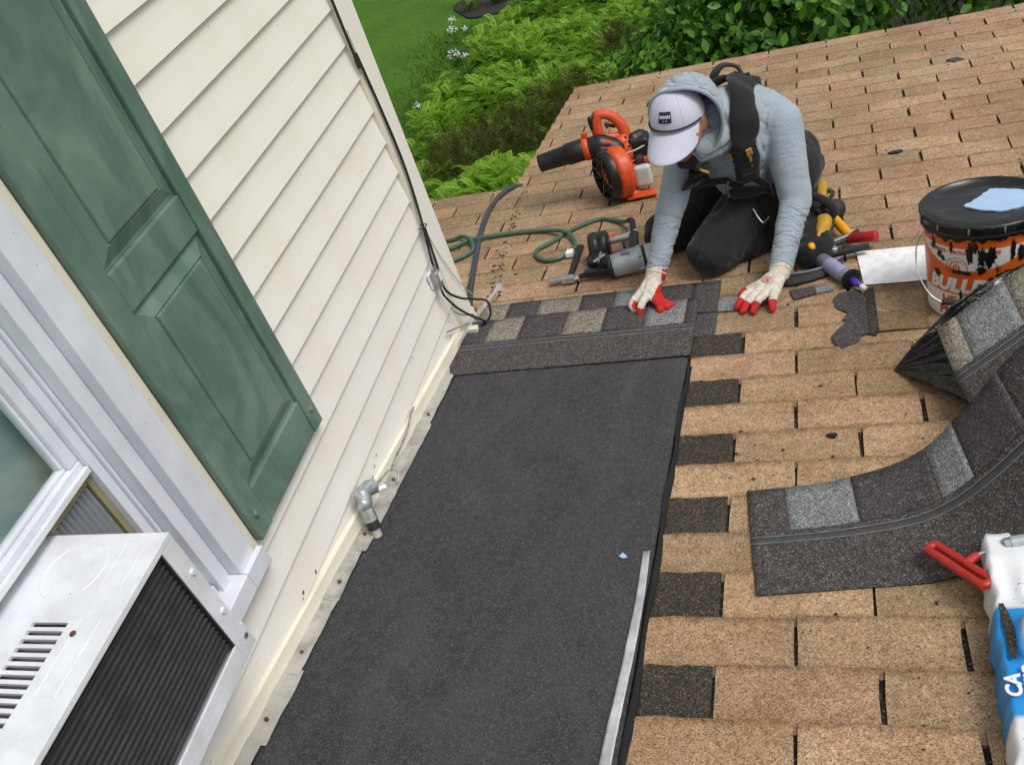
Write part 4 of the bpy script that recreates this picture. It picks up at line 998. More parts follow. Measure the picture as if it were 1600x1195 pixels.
put('magazine', lathe([(0.040, 0), (0.054, 0.003), (0.058, 0.010), (0.058, 0.034), (0.055, 0.036), (0.055, 0.040), (0.058, 0.042), (0.058, 0.066), (0.052, 0.073), (0.02, 0.075)], (0.395, 1.868, 0.068), (0.475, 1.878, 0.072), 28), MAT['black'], nl_, smooth=True)
put('magazine_band', lathe([(0.0595, 0.016), (0.0605, 0.018), (0.0605, 0.026), (0.0595, 0.028)], (0.395, 1.868, 0.068), (0.475, 1.878, 0.072), 28, False), MAT['rubber'], nl_)
put('feed_housing', blob([ring((0.43, 1.80, 0.060), (0.475, 1.765, 0.055), 0.024, 0.024), ring((0.445, 1.845, 0.06), (0.46, 1.78, 0.058), 0.022, 0.02), ellipsoid((0.415, 1.785, 0.05), (0.022, 0.016, 0.02))], 0.004, 3, lambda c, n_: 0.002 * noise.noise(c * 70)), MAT['black'], nl_)
put('nose', merge([box_mesh((0.392, 1.722, 0.024), (0.500, 1.748, 0.050), 0.004), cyl((0.372, 1.733, 0.030), (0.40, 1.735, 0.034), 0.010, seg=10)]), MAT['black'], nl_)
put('depth_clip', merge([cyl((0.43, 1.752, 0.072), (0.47, 1.775, 0.085), 0.006, seg=8), cyl((0.45, 1.74, 0.076), (0.45, 1.80, 0.083), 0.005, seg=8)]), MAT['steel'], nl_)
put('rear_cap', lathe([(0.030, -0.012), (0.043, -0.010), (0.0435, 0.004), (0.040, 0.006)], (0.492, 1.735, 0.054), (0.66, 1.778, 0.060), 24), MAT['black'], nl_, smooth=True)
put('cylinder_band', lathe([(0.0435, 0.1175), (0.0450, 0.119), (0.0450, 0.127), (0.0435, 0.1285)], (0.492, 1.735, 0.054), (0.66, 1.778, 0.060), 28, False), MAT['rubber'], nl_)
ma = axes((0.492, 1.735, 0.054), (0.66, 1.778, 0.060), (0.3, 0.2, 0.9))
for k in range(6):
    a = 2 * math.pi * (k + 0.5) / 6
    put('bolt', cyl(ma @ Vector((0.0455 * math.cos(a), 0.100, 0.0455 * math.sin(a))), ma @ Vector((0.0475 * math.cos(a), 0.116, 0.0475 * math.sin(a))), 0.0042, seg=8), MAT['steel'], nl_)
put('trigger', blob([ring((0.535, 1.825, 0.080), (0.525, 1.860, 0.082), 0.006, 0.006)], 0.003, 1), MAT['rubber'], nl_)
oc = blob([ring((0.420, 2.035, 0.016), (0.455, 2.040, 0.018), 0.010, 0.010), ring((0.455, 2.040, 0.018), (0.460, 2.075, 0.018), 0.010, 0.009), ring((0.460, 2.075, 0.018), (0.425, 2.075, 0.016), 0.009, 0.009), ring((0.425, 2.075, 0.016), (0.420, 2.035, 0.016), 0.009, 0.009)], 0.003, 2)
tag(put('orange_ring', oc, MAT['orange'], base=(0.44, 2.05, 0)), 'small orange plastic ring on the shingles behind the nailer', 'plastic ring')

# ---------------------------------------------------------------- leaf blower
BO = Vector((0.425, 2.50, 0.008))
def B(x, y, z): return BO + Vector((0.97 * x - 0.24 * y, 0.24 * x + 0.97 * y, z))
bw = thing('leaf_blower', BO, 'orange handheld leaf blower with black nozzle on the tan roof', 'leaf blower')
ax = (B(-0.93, -0.36, 0) - B(0, 0, 0)).normalized()
c_ = B(-0.030, -0.030, 0.118)
def lump(c, n_): return 0.0012 * noise.noise(c * 40)
put('fan_housing', blob([lathe([(0.05, 0), (0.105, 0.004), (0.113, 0.02), (0.113, 0.06), (0.10, 0.075), (0.05, 0.08)], c_ - ax * 0.055, c_ + ax * 0.03, 32), ring(B(0.035, 0.02, 0.05), B(0.035, 0.03, 0.19), 0.045, 0.045), ring(B(-0.03, 0.02, 0.20), B(0.03, 0.03, 0.22), 0.035, 0.035)], 0.005, 5, lump), MAT['orange'], bw)
cage = put('intake_cover', lathe([(0.109, 0), (0.109, 0.012), (0.100, 0.030), (0.092, 0.034), (0.090, 0.028), (0.098, 0.004)], c_ + ax * 0.022, c_ + ax * 0.06, 36, False), MAT['black'], bw, smooth=True)
put('intake_back', lathe([(0.098, 0), (0.098, 0.004), (0.001, 0.004)], c_ + ax * 0.026, c_ + ax * 0.05, 32), MAT['dark'], bw)
fan = put('fan', lathe([(0.03, 0), (0.03, 0.012), (0.005, 0.016)], c_ + ax * 0.030, c_ + ax * 0.06, 16), MAT['orange'], bw)
mx_ = axes(c_ + ax * 0.052, c_ + ax * 0.1)
for k in range(12):
    a = 2 * math.pi * k / 12; p = mx_ @ Vector((0.020 * math.cos(a), 0, 0.020 * math.sin(a))); q = mx_ @ Vector((0.094 * math.cos(a + 0.35), 0, 0.094 * math.sin(a + 0.35)))
    put('grille_bar', cyl(p, q, 0.0026, seg=6), MAT['tubegrey'] if k % 3 == 0 else MAT['black'], cage)
put('grille_ring', tube([mx_ @ Vector((0.058 * math.cos(2 * math.pi * k / 20), 0, 0.058 * math.sin(2 * math.pi * k / 20))) for k in range(22)], 0.0026, 6, 1), MAT['black'], cage)
put('top_duct', blob([ring(B(-0.005, 0.01, 0.205), B(-0.060, 0.015, 0.235), 0.045, 0.045), ring(B(-0.060, 0.015, 0.235), B(-0.115, 0.025, 0.232), 0.045, 0.042), ring(B(-0.01, -0.03, 0.19), B(-0.06, -0.03, 0.20), 0.03, 0.035)], 0.005, 5), MAT['black'], bw)
put('decal', blob([ellipsoid(B(-0.035, -0.030, 0.252), (0.022, 0.008, 0.010))], 0.003, 2), MAT['orange'], bw)
put('tube_collar', lathe([(0.045, 0), (0.050, 0.006), (0.050, 0.022), (0.046, 0.028)], B(-0.105, 0.024, 0.232), B(-0.16, 0.032, 0.228), 26), MAT['orange'], bw, smooth=True)
put('collar_lug', merge([box_mesh((-0.012, -0.010, -0.010), (0.012, 0.014, 0.016), 0.004, Matrix.Translation(B(-0.118, 0.02, 0.285)))]), MAT['orange'], bw)
put('nozzle', lathe([(0.044, 0), (0.046, 0.004), (0.046, 0.075), (0.043, 0.080), (0.041, 0.084), (0.037, 0.19), (0.0385, 0.20), (0.034, 0.20), (0.034, 0.15), (0.001, 0.14)], B(-0.128, 0.026, 0.231), B(-0.34, 0.055, 0.205), 28), MAT['black'], bw, smooth=True)
put('handle', tube([B(-0.055, 0.05, 0.235), B(-0.062, 0.055, 0.305), B(-0.045, 0.06, 0.345), B(0.0, 0.06, 0.335), B(0.040, 0.055, 0.285), B(0.050, 0.045, 0.22), B(0.045, 0.035, 0.15)], lambda s: 0.019 + 0.007 * abs(s - 0.4), 14, 6, 1.15), MAT['orange'], bw)
put('handle_web', blob([ring(B(-0.055, 0.05, 0.245), B(-0.050, 0.055, 0.30), 0.020, 0.014), ring(B(-0.05, 0.05, 0.25), B(0.02, 0.05, 0.24), 0.022, 0.02)], 0.005, 3), MAT['orange'], bw)
put('trigger', blob([ring(B(-0.02, 0.055, 0.30), B(0.012, 0.055, 0.285), 0.009, 0.007)], 0.003, 2), MAT['black'], bw)
put('throttle_lever', blob([ring(B(-0.078, 0.05, 0.30), B(-0.080, 0.052, 0.34), 0.011, 0.012), ring(B(-0.070, 0.05, 0.345), B(-0.05, 0.06, 0.358), 0.007, 0.006)], 0.003, 2), MAT['black'], bw)
put('engine_cover', blob([box_mesh((-0.045, -0.05, -0.045), (0.045, 0.05, 0.045), 0.012, axes(B(0.098, 0.04, 0.185), B(0.12, 0.14, 0.185))), ring(B(0.08, 0.03, 0.225), B(0.11, 0.05, 0.225), 0.025, 0.025)], 0.005, 4, lump), MAT['black'], bw)
put('muffler', blob([ring(B(0.08, 0.0, 0.14), B(0.11, 0.03, 0.14), 0.03, 0.03)], 0.005, 3), MAT['rubber'], bw)
put('fuel_tank', blob([box_mesh((-0.036, -0.04, -0.050), (0.036, 0.04, 0.042), 0.012, axes(B(0.088, -0.012, 0.085), B(0.1, 0.1, 0.085)))], 0.005, 3), MAT['tank'], bw)
put('fuel_cap', blob([box_mesh((-0.024, -0.018, -0.012), (0.024, 0.018, 0.012), 0.004, axes(B(0.125, -0.015, 0.142), B(0.14, 0.1, 0.142)))], 0.003, 2), MAT['orange'], bw)
put('foot', blob([box_mesh((-0.075, -0.030, -0.008), (0.055, 0.034, 0.006), 0.004, axes(B(0.075, -0.062, 0.012), B(0.088, 0.04, 0.012))), ring(B(0.02, -0.03, 0.02), B(0.06, -0.04, 0.012), 0.018, 0.010), ring(B(0.0, -0.02, 0.03), B(0.03, 0.0, 0.05), 0.03, 0.03)], 0.004, 2), MAT['orange'], bw)
for k in range(4):
    z = 0.095 + 0.017 * k
    put('vent_rib', cyl(B(0.046, -0.035, z), B(0.068, -0.015, z + 0.004), 0.004, seg=8), MAT['orange'], bw)
for (x, y, z) in ((0.040, -0.052, 0.060), (0.052, -0.030, 0.215), (-0.02, 0.035, 0.295), (0.045, -0.028, 0.255), (0.020, -0.075, 0.030)):
    put('screw', ellipsoid(B(x, y, z), (0.0055, 0.0055, 0.0055), None, 8), MAT['black'], bw)
put('body_seam', tube([B(0.052, -0.045, 0.03), B(0.078, -0.022, 0.07), B(0.080, -0.012, 0.12), B(0.078, -0.012, 0.17), B(0.06, -0.01, 0.22)], 0.0016, 6, 5), MAT['rubber'], bw)
put('pull_cord', tube([B(-0.02, -0.09, 0.125), B(-0.01, -0.085, 0.18), B(0.02, -0.07, 0.20), B(0.08, -0.03, 0.195), B(0.135, 0.0, 0.205), B(0.145, 0.02, 0.235), B(0.13, 0.03, 0.255)], 0.0035, 7, 6), MAT['flash'], bw)
put('cord_knot', blob([ellipsoid(B(-0.025, -0.100, 0.125), (0.016, 0.014, 0.018)), ellipsoid(B(-0.010, -0.094, 0.150), (0.010, 0.010, 0.014))], 0.004, 1, lambda c, n_: 0.003 * noise.noise(c * 120)), MAT['galv'], bw)

# ---------------------------------------------------------------- pouch and hand tools beside the worker
po = thing('tool_pouch', (1.20, 1.80, 0), 'open black and mustard tool pouch lying beside the worker', 'tool pouch')
put('outer', blob([ring((1.165, 1.66, 0.045), (1.205, 1.88, 0.060), 0.045, 0.055), ring((1.20, 1.88, 0.07), (1.19, 2.02, 0.10), 0.045, 0.04), ellipsoid((1.20, 1.72, 0.05), (0.05, 0.09, 0.05))], 0.008, 4, lambda c, n_: 0.006 * noise.noise(c * 26)), MAT['web'], po)
for rg in (ring((1.205, 1.70, 0.080), (1.222, 1.80, 0.094), 0.018, 0.026), ring((1.215, 1.97, 0.105), (1.225, 2.05, 0.12), 0.024, 0.018)):
    put('lining', blob([rg], 0.005, 3, lambda c, n_: 0.004 * noise.noise(c * 40)), MAT['mustard'], po)
put('clip', blob([ellipsoid((1.178, 1.648, 0.080), (0.013, 0.016, 0.014))], 0.003, 1, lambda c, n_: 0.003 * noise.noise(c * 90)), MAT['yellow'], po)
put('loop', tube([(1.16, 1.90, 0.12), (1.20, 1.86, 0.16), (1.245, 1.83, 0.135), (1.262, 1.82, 0.10)], 0.018, 10, 6, 0.6), MAT['web'], po)
put('rim', tube([(1.235, 2.03, 0.11), (1.255, 1.95, 0.125), (1.235, 1.87, 0.13), (1.20, 1.82, 0.12)], 0.008, 8, 6), MAT['web'], po)
tag(put('pry_bar', tube([(1.150, 2.20, 0.075), (1.215, 1.99, 0.070), (1.300, 1.775, 0.038)], 0.0165, 12, 6), MAT['yellow'], base=(1.22, 1.98, 0.05)), 'yellow tubular handle slanting out behind the tool pouch', 'tool handle')
rh = thing('red_grip_tool', (1.33, 1.73, 0.03), 'tool with a thick red rubber grip at the edge of the pouch', 'tool')
put('grip', lathe([(0.010, 0), (0.0175, 0.004), (0.0175, 0.088), (0.019, 0.094), (0.019, 0.100), (0.004, 0.1005), (0.004, 0.098)], (1.285, 1.748, 0.045), (1.385, 1.718, 0.058), 20), MAT['crimson'], rh, smooth=True)
put('shank', cyl((1.20, 1.772, 0.040), (1.287, 1.747, 0.045), 0.006, seg=10), MAT['steel'], rh)
pl = thing('pliers', (1.27, 1.72, 0.03), 'steel pliers with black sleeved handles poking out of the pouch', 'pliers')
put('handle', tube([(1.215, 1.69, 0.038), (1.27, 1.725, 0.048), (1.325, 1.775, 0.055)], 0.0085, 9, 5), MAT['black'], pl)
put('handle', tube([(1.215, 1.67, 0.030), (1.28, 1.675, 0.036), (1.352, 1.685, 0.040)], 0.0115, 9, 5), MAT['rubber'], pl)
put('jaw', merge([box_mesh((1.150, 1.66, 0.028), (1.225, 1.70, 0.046), 0.006), cyl((1.245, 1.676, 0.025), (1.245, 1.676, 0.055), 0.013, seg=14, bev=0.002)]), MAT['galv'], pl)
put('blade', tube([(1.21, 1.715, 0.046), (1.30, 1.745, 0.062)], 0.006, 6, 2), MAT['steel'], pl)
st = thing('sealant_cartridge', (1.25, 1.57, 0.03), 'grey sealant cartridge with purple nozzle pointing at the metal sheet', 'sealant tube')
s0, s1 = Vector((1.190, 1.665, 0.034)), Vector((1.292, 1.487, 0.030)); ds = (s1 - s0).normalized()
put('barrel', lathe([(0.020, 0), (0.0245, 0.003), (0.0245, 0.20), (0.022, 0.204)], s0, s1, 24), MAT['tubegrey'], st, smooth=True)
put('label', lathe([(0.0249, 0.075), (0.0249, 0.165)], s0, s1, 24, False), MAT['lilac'], st, smooth=True)
put('end_ring', lathe([(0.026, 0.196), (0.034, 0.198), (0.034, 0.206), (0.026, 0.208)], s0, s1, 24), MAT['black'], st)
put('nozzle', lathe([(0.0125, 0.205), (0.0115, 0.225), (0.0075, 0.255)], s0, s1, 16), MAT['purple'], st, smooth=True)
put('tip', lathe([(0.0080, 0.255), (0.0085, 0.262), (0.0070, 0.276), (0.004, 0.278)], s0, s1, 14), MAT['foil'], st, smooth=True)
gs = thing('rubber_strip', (1.18, 1.56, 0), 'curved black rubber strip under the sealant cartridge', 'strip')
put('strip', sheet(20, 4, lambda a, b: (1.085 + 0.185 * a, 1.530 + 0.070 * b + 0.085 * a * a - 0.01 * a, 0.013 + 0.016 * math.sin(b * 3.14) + 0.004 * a), 0.004), MAT['rubber'], gs, smooth=True)
put('ridge', tube([(1.095, 1.572, 0.030), (1.16, 1.574, 0.031), (1.22, 1.595, 0.033), (1.262, 1.64, 0.034)], 0.004, 6, 6), MAT['tubegrey'], gs)

# ================================================================ THE WORKER
RI = RM.inverted().to_3x3()
cr, cd, cf3 = (RI @ Vector(r_)), (RI @ Vector(d_)), (RI @ Vector(f_))
PEL, CHE, NEC, HD = V(1.03, 2.02, 0.26), V(0.985, 1.85, 0.42), V(0.955, 1.745, 0.52), V(0.830, 1.612, 0.576)
LSH, LEL, LWR = V(1.115, 1.80, 0.455), V(1.143, 1.705, 0.225), V(1.078, 1.525, 0.062)
RSH, REL, RWR = V(0.835, 1.80, 0.475), V(0.738, 1.67, 0.245), V(0.680, 1.555, 0.085)
LHI, LKN, LAN, LTO = V(1.10, 1.98, 0.24), V(0.850, 1.690, 0.082), V(1.13, 1.92, 0.055), V(1.26, 2.02, 0.035)
RHI, RKN, RAN, RTO = V(0.95, 2.06, 0.24), V(0.675, 1.90, 0.082), V(0.94, 2.13, 0.055), V(1.05, 2.26, 0.035)
worker = thing('person', (0.95, 1.8, 0), 'person in grey hoodie and pale cap kneeling with gloved hands on the shingles', 'person')
# head axes
dn_ = (cr * 0.34 + cd * 0.94).normalized(); a_ = math.radians(54)
U = (-cf3 * math.cos(a_) - dn_ * math.sin(a_)).normalized(); F = (dn_ * math.cos(a_) - cf3 * math.sin(a_)).normalized()
X = F.cross(U).normalized(); ps = math.radians(40)
F, X = (F * math.cos(ps) + X * math.sin(ps)).normalized(), (X * math.cos(ps) - F * math.sin(ps)).normalized()
HM = Matrix.Identity(4)
for i in range(3): HM[i][0] = X[i]; HM[i][1] = F[i]; HM[i][2] = U[i]; HM[i][3] = HD[i]
HR = HM.to_3x3().to_4x4()
def H(x, f, u): return HM @ Vector((x, f, u))
body = [ellipsoid(H(0, 0.0, 0.010), (0.074, 0.092, 0.086), HR), ellipsoid(H(0, 0.025, -0.05), (0.060, 0.070, 0.062), HR), ring(H(0, 0.02, -0.09), H(0, 0.055, -0.082), 0.038, 0.026),
        ring(H(0, 0.088, -0.005), H(0, 0.104, -0.030), 0.009, 0.014), ring(H(-0.03, 0.074, -0.006), H(0.03, 0.074, -0.006), 0.010, 0.010),
        ring(H(-0.018, 0.086, -0.060), H(0.018, 0.086, -0.060), 0.009, 0.009), ellipsoid(H(0.045, 0.055, -0.025), (0.022, 0.03, 0.026), HR), ellipsoid(H(-0.052, 0.045, -0.030), (0.030, 0.042, 0.036), HR),
        ellipsoid(H(0.078, -0.005, -0.01), (0.010, 0.020, 0.032), HR), ellipsoid(H(-0.078, -0.005, -0.01), (0.010, 0.020, 0.032), HR),
        ring(H(0, -0.02, -0.06), NEC, 0.052, 0.058), ring(NEC, CHE, 0.06, 0.10), ring(CHE, PEL, 0.11, 0.115), ring(LSH, RSH, 0.055, 0.055),
        ring(LSH, LEL, 0.042, 0.034), ring(LEL, LWR, 0.034, 0.026), ring(RSH, REL, 0.042, 0.034), ring(REL, RWR, 0.034, 0.026),
        ring(LHI, LKN, 0.07, 0.05), ring(LKN, LAN, 0.045, 0.035), ring(RHI, RKN, 0.07, 0.05), ring(RKN, RAN, 0.045, 0.035), ring(LAN, LTO, 0.03, 0.025), ring(RAN, RTO, 0.03, 0.025)]
bo = put('body', blob(body, 0.006, 4), MAT['skin'], worker)
for s in (-1, 1):
    put('eye', ellipsoid(H(0.031 * s, 0.086, -0.008), (0.013, 0.008, 0.008), HR, 12), MAT['print_white'], bo, smooth=True)

def seg_t(c, p, q):
    d = q - p; t = max(0, min(1, (c - p).dot(d) / d.length_squared)); return t * d.length, (c - (p + d * t)).length
def shirt_disp(c, n_):
    best = None
    for (p, q, base, amp) in ((LSH, LEL, 0.0, 0.0035), (LEL, LWR, 0.3, 0.0062), (RSH, REL, 1.0, 0.0035), (REL, RWR, 1.3, 0.0060)):
        t, d = seg_t(c, p, q)
        if best is None or d < best[0]: best = (d, t, base, amp)
    d, t, base, amp = best
    w = noise.noise(c * 9) * 1.6
    if d < 0.075:
        n1 = noise.noise(Vector(((t + base) * 62 + w * 1.8 + c.x * 14, c.x * 9, c.z * 8))); n2 = noise.noise(Vector(((t + base) * 120 - w * 2 - c.y * 18, c.x * 16, c.y * 14)))
        msk = 0.30 + 0.70 * max(0, min(1, 0.5 + 1.4 * noise.noise(c * 11 + Vector((3, 3, 3)))))
        if base in (0.0, 1.0): msk *= 0.5
        return -amp * msk * (0.95 * max(0, 1 - abs(n1) * 7) + 0.55 * max(0, 1 - abs(n2) * 6)) + 0.0025 * noise.noise(c * 22)
    e1 = noise.noise(Vector((c.x * 9 + w * 0.6, c.y * 6, c.z * 8 + 3))); e2 = noise.noise(Vector((c.x * 20 - w, c.y * 14, c.z * 16)))
    return -0.0075 * max(0, 1 - abs(e1) * 5.5) - 0.003 * max(0, 1 - abs(e2) * 6) + 0.005 * noise.noise(c * 10)
def lerp(a, b, t): return a + (b - a) * t
torso = [ring(CHE, lerp(CHE, PEL, 0.75), 0.152, 0.150), ring(LSH + V(-0.03, 0.02, 0), RSH + V(0.03, 0.02, 0), 0.086, 0.082), ellipsoid(lerp(CHE, NEC, 0.45) + V(0.01, 0.04, 0.005), (0.165, 0.125, 0.115)),
         ring(NEC + V(0, 0.02, 0), NEC + V(-0.03, -0.03, 0.02), 0.085, 0.075), ring(lerp(CHE, PEL, 0.3) + V(-0.02, -0.06, -0.03), lerp(CHE, PEL, 0.6) + V(-0.02, -0.06, -0.04), 0.12, 0.12),
         ring(H(0.0, -0.055, -0.095), NEC + V(0.0, 0.02, 0.0), 0.076, 0.08), ring(H(-0.03, -0.03, -0.10), NEC + V(0.03, -0.01, -0.03), 0.058, 0.07),
         ring(LSH, LEL, 0.071, 0.051), ring(LEL, lerp(LEL, LWR, 0.90), 0.051, 0.037), ring(RSH, REL, 0.063, 0.046), ring(REL, lerp(REL, RWR, 0.88), 0.046, 0.036)]
shirt_me = blob(torso, 0.0036, 9, shirt_disp)
bvh = BVHTree.FromPolygons([v.co.copy() for v in shirt_me.vertices], [tuple(p.vertices) for p in shirt_me.polygons])
shirt = put('shirt', shirt_me, MAT['shirt'], worker)
# hood over the cap: shell with an open rim towards the face
HC = HD + cr * 0.022 - F * 0.022 + U * 0.008
def hood_fn(a, b):
    az = 2 * math.pi * a; rim = 1.32 - 0.30 * max(0, math.sin(az)) ** 1.5 + 0.10 * max(0, -math.sin(az)) + 0.14 * max(0, -math.cos(az)) 
    po_ = rim + (math.pi * 0.965 - rim) * b
    d = Vector((math.sin(po_) * math.cos(az), math.cos(po_), math.sin(po_) * math.sin(az)))
    rr = Vector((0.108 * d.x, 0.126 * d.y, 0.126 * d.z))
    p = HC + X * rr.x + F * rr.y + U * rr.z
    fold = -1.6 * max(0, 1 - 5 * abs(noise.noise(Vector((d.x * 2.6, d.y * 5.0, d.z * 2.6)) + Vector((4, 1, 0))))) + 0.5 * noise.noise(d * 4)
    nn = (p - HC).normalized()
    lip = 0.007 * math.exp(-b * 26)
    return p + nn * (0.0075 * fold * min(1, b * 5) + lip)
hood_me = sheet(110, 60, hood_fn, 0.0)
bm = bmesh.new(); bm.from_mesh(hood_me); bmesh.ops.remove_doubles(bm, verts=bm.verts[:], dist=0.0004); bmesh.ops.recalc_face_normals(bm, faces=bm.faces[:]); bpy.data.meshes.remove(hood_me); hood_me = from_bm(bm)
hood = put('hood', hood_me, MAT['shirt'], worker, smooth=True)
put('hood_hem', tube([Vector(hood_fn(k / 40, 0.004)) for k in range(41)], 0.0055, 8, 2), MAT['shirt'], hood)
put('hood_seam', tube([Vector(hood_fn(k / 40, 0.10)) for k in range(41)], 0.0022, 6, 2), MAT['shirt'], hood)

# cap
capp = []
NA, NB = 40, 14
def cap_pt(az, el, k=1.0):
    return H(0.082 * k * math.cos(el) * math.sin(az), 0.002 + 0.099 * k * math.cos(el) * math.cos(az), 0.014 + 0.100 * k * math.sin(el))
cap = put('cap', sheet(NA, NB, lambda a, b: cap_pt(2 * math.pi * a, math.radians(-4 + 93.5 * b), 1.0 + 0.012 * math.sin(a * 6 * 2 * math.pi) * (1 - b) * 0.3), 0.0), MAT['capcloth'], worker, smooth=True)
def brim(a, b):
    ph = math.radians(-74 + 148 * a); q = cap_pt(ph, math.radians(-4)); loc = HM.inverted() @ q
    ext = 0.078 * b * max(0.0, math.cos(ph)) ** 0.55
    return H(loc.x * (1 + 0.02 * b), loc.y + ext, loc.z - 0.80 * ext - 2.4 * (loc.x ** 2) * b)
put('brim', sheet(30, 8, brim, 0.003, U), MAT['capcloth'], cap, smooth=True)
put('cord', tube([cap_pt(math.radians(-80 + 160 * k / 24), math.radians(1), 1.03) for k in range(25)], 0.0030, 8, 2), MAT['navy'], cap)
for k in range(3):
    az = math.radians((38, -38, 90)[k])
    put('seam', tube([cap_pt(az * 1.0, math.radians(2 + 86 * q / 12), 1.004) for q in range(13)], 0.0011, 5, 1), MAT['capcloth'], cap)
def on_cap(x, y, off): return cap_pt(x / 0.100, math.radians(24) + y / 0.098, 1.0 + off)
pm = sheet(10, 6, lambda a, b: on_cap(-0.026 + 0.052 * a, -0.016 + 0.032 * b, 0.030), 0.0)
put('patch', pm, MAT['navy'], cap, smooth=True)
tm = text_mesh('KRINNR', 0.0125, 0.0002, 0, 0.0003)
for v in tm.vertices: v.co = on_cap(v.co.x, v.co.y + 0.001, 0.036 + v.co.z)
put('lettering', tm, MAT['print_white'], cap)
tm = merge([box_mesh((-0.010, -0.010, 0), (-0.003, -0.0085, 0.0002)), box_mesh((0.002, -0.010, 0), (0.007, -0.0085, 0.0002))])
for v in tm.vertices: v.co = on_cap(v.co.x, v.co.y, 0.036)
put('lettering', tm, MAT['print_white'], cap)
put('button', ellipsoid(cap_pt(0, math.radians(90), 1.02), (0.006, 0.006, 0.004)), MAT['capcloth'], cap)

# trousers and boots
def tr_disp(c, n_):
    w = noise.noise(c * 7) * 1.5
    return 0.006 * (1 - 2.2 * abs(noise.noise(Vector((c.x * 13 + w, c.y * 13 - w, c.z * 9))))) + 0.002 * noise.noise(c * 40)
tr = [ring(LHI, RHI, 0.135, 0.130), ring(PEL, lerp(PEL, CHE, 0.25), 0.145, 0.135), ring(LHI, LKN, 0.108, 0.076), ring(LKN, LKN + V(0.02, 0.02, 0.0), 0.076, 0.078), ring(LKN, LAN, 0.068, 0.052), ring(RHI, RKN, 0.106, 0.076), ring(RKN, RAN, 0.068, 0.052)]
put('trousers', blob(tr, 0.007, 6, tr_disp), MAT['trouser'], worker)
for (p, q) in ((LAN, LTO), (RAN, RTO)):
    put('boot', blob([ring(p + (p - q).normalized() * 0.01, q, 0.046, 0.036), ring(p, p + V(-0.03, -0.02, 0.02), 0.048, 0.05)], 0.006, 3), MAT['boot'], worker)

# gloves: five separate fingers each
WHITE, REDL = (0.62, 0.58, 0.50), (0.50, 0.025, 0.020)
def glove(name, wrist, palm, fingers, thumb, redfn, cuffdir):
    ms = [ring(wrist + cuffdir * 0.02, wrist, 0.034, 0.033), ring(wrist, palm[0], 0.033, 0.027)]
    for k in range(len(palm) - 1): ms.append(ring(palm[k], palm[k + 1], 0.024, 0.022))
    for fp in fingers:
        ms.append(ring(lerp(wrist, fp[0], 0.35), fp[0], 0.022, 0.0155))
        rr = [0.0150, 0.0130, 0.0120, 0.0105]
        for k in range(len(fp) - 1): ms.append(ring(fp[k], fp[k + 1], rr[k], rr[k + 1], 14))
    rr = [0.018, 0.0145, 0.0125, 0.011]
    for k in range(len(thumb) - 1): ms.append(ring(thumb[k], thumb[k + 1], rr[k], rr[k + 1], 14))
    me = blob(ms, 0.0026, 3, lambda c, n_: 0.0012 * (1 - 2 * abs(noise.noise(c * 60))))
    paint(me, lambda c, n_: REDL if redfn(c, n_) else WHITE)
    g = put(name, me, MAT['glove'], worker)
    put('cuff', lathe([(0.0345, 0), (0.0362, 0.003), (0.0358, 0.006), (0.0335, 0.008)], wrist + cuffdir * 0.018, wrist + cuffdir * 0.005, 20, False), MAT['mustard'] if cuffdir.x > 0.2 and False else MAT['cuff'], g)
    return g
MAT['cuff'] = plain('glove_cuff', (0.60, 0.50, 0.33), 0.85)
# left hand, flat on the roof, fingers towards the camera
def hand_frame(o, fwd):
    fwd = fwd.normalized(); up = V(0, 0, 1); sx_ = fwd.cross(up).normalized()
    return lambda x, y, z: o + sx_ * x + fwd * y + V(0, 0, z)
fw = V(-0.56, -0.83, 0)
LH = (lambda g: (lambda x, y, z: g(x * 1.16, y * 1.13 + 0.012, z)))(hand_frame(V(LWR.x, LWR.y, 0), fw))       # +x is his right = towards the thumb of a left hand
lf = []
for (kx, ky, tx, ty) in ((0.030, 0.078, 0.036, 0.142), (0.010, 0.085, 0.010, 0.152), (-0.012, 0.080, -0.016, 0.142), (-0.034, 0.066, -0.056, 0.112)):
    lf.append([LH(kx, ky, 0.040), LH(kx + (tx - kx) * 0.45, ky + (ty - ky) * 0.45, 0.042), LH(kx + (tx - kx) * 0.8, ky + (ty - ky) * 0.8, 0.030), LH(tx, ty, 0.019)])
lt = [LH(0.026, 0.022, 0.040), LH(0.052, 0.050, 0.030), LH(0.066, 0.078, 0.022)]
lpalm = [LH(0.0, 0.02, 0.046), LH(0.022, 0.060, 0.040), LH(-0.022, 0.056, 0.040)]
tipsL = [f[3] for f in lf]; midL = [f[2] for f in lf]
def redL(c, n_):
    for a, b in zip(tipsL, midL):
        if (c - a).length < 0.024 or ((c - b).length < 0.017): return True
    return (c - lt[2]).length < 0.024 or (n_.z < -0.35) or c.z < 0.019
gl = glove('glove', LWR, lpalm, lf, lt, redL, (LEL - LWR).normalized())
em = merge([flat_ring(0.013, 0.015), flat_ring(0.0075, 0.009), flat_ring(0.0, 0.004)])
pb = lpalm[0] + V(0, 0, 0)
gb = BVHTree.FromPolygons([v.co.copy() for v in gl.data.vertices], [tuple(p.vertices) for p in gl.data.polygons])
for v in em.vertices:
    q = LH(0.000 + v.co.x * 1.15, 0.046 + v.co.y * 0.75, 0.2) - BASE[worker]
    hit = gb.ray_cast(q, V(0, 0, -1))
    v.co = (hit[0] if hit[0] is not None else q) + V(0, 0, 0.0016) + BASE[worker]
put('emblem', em, MAT['print_red'], gl)
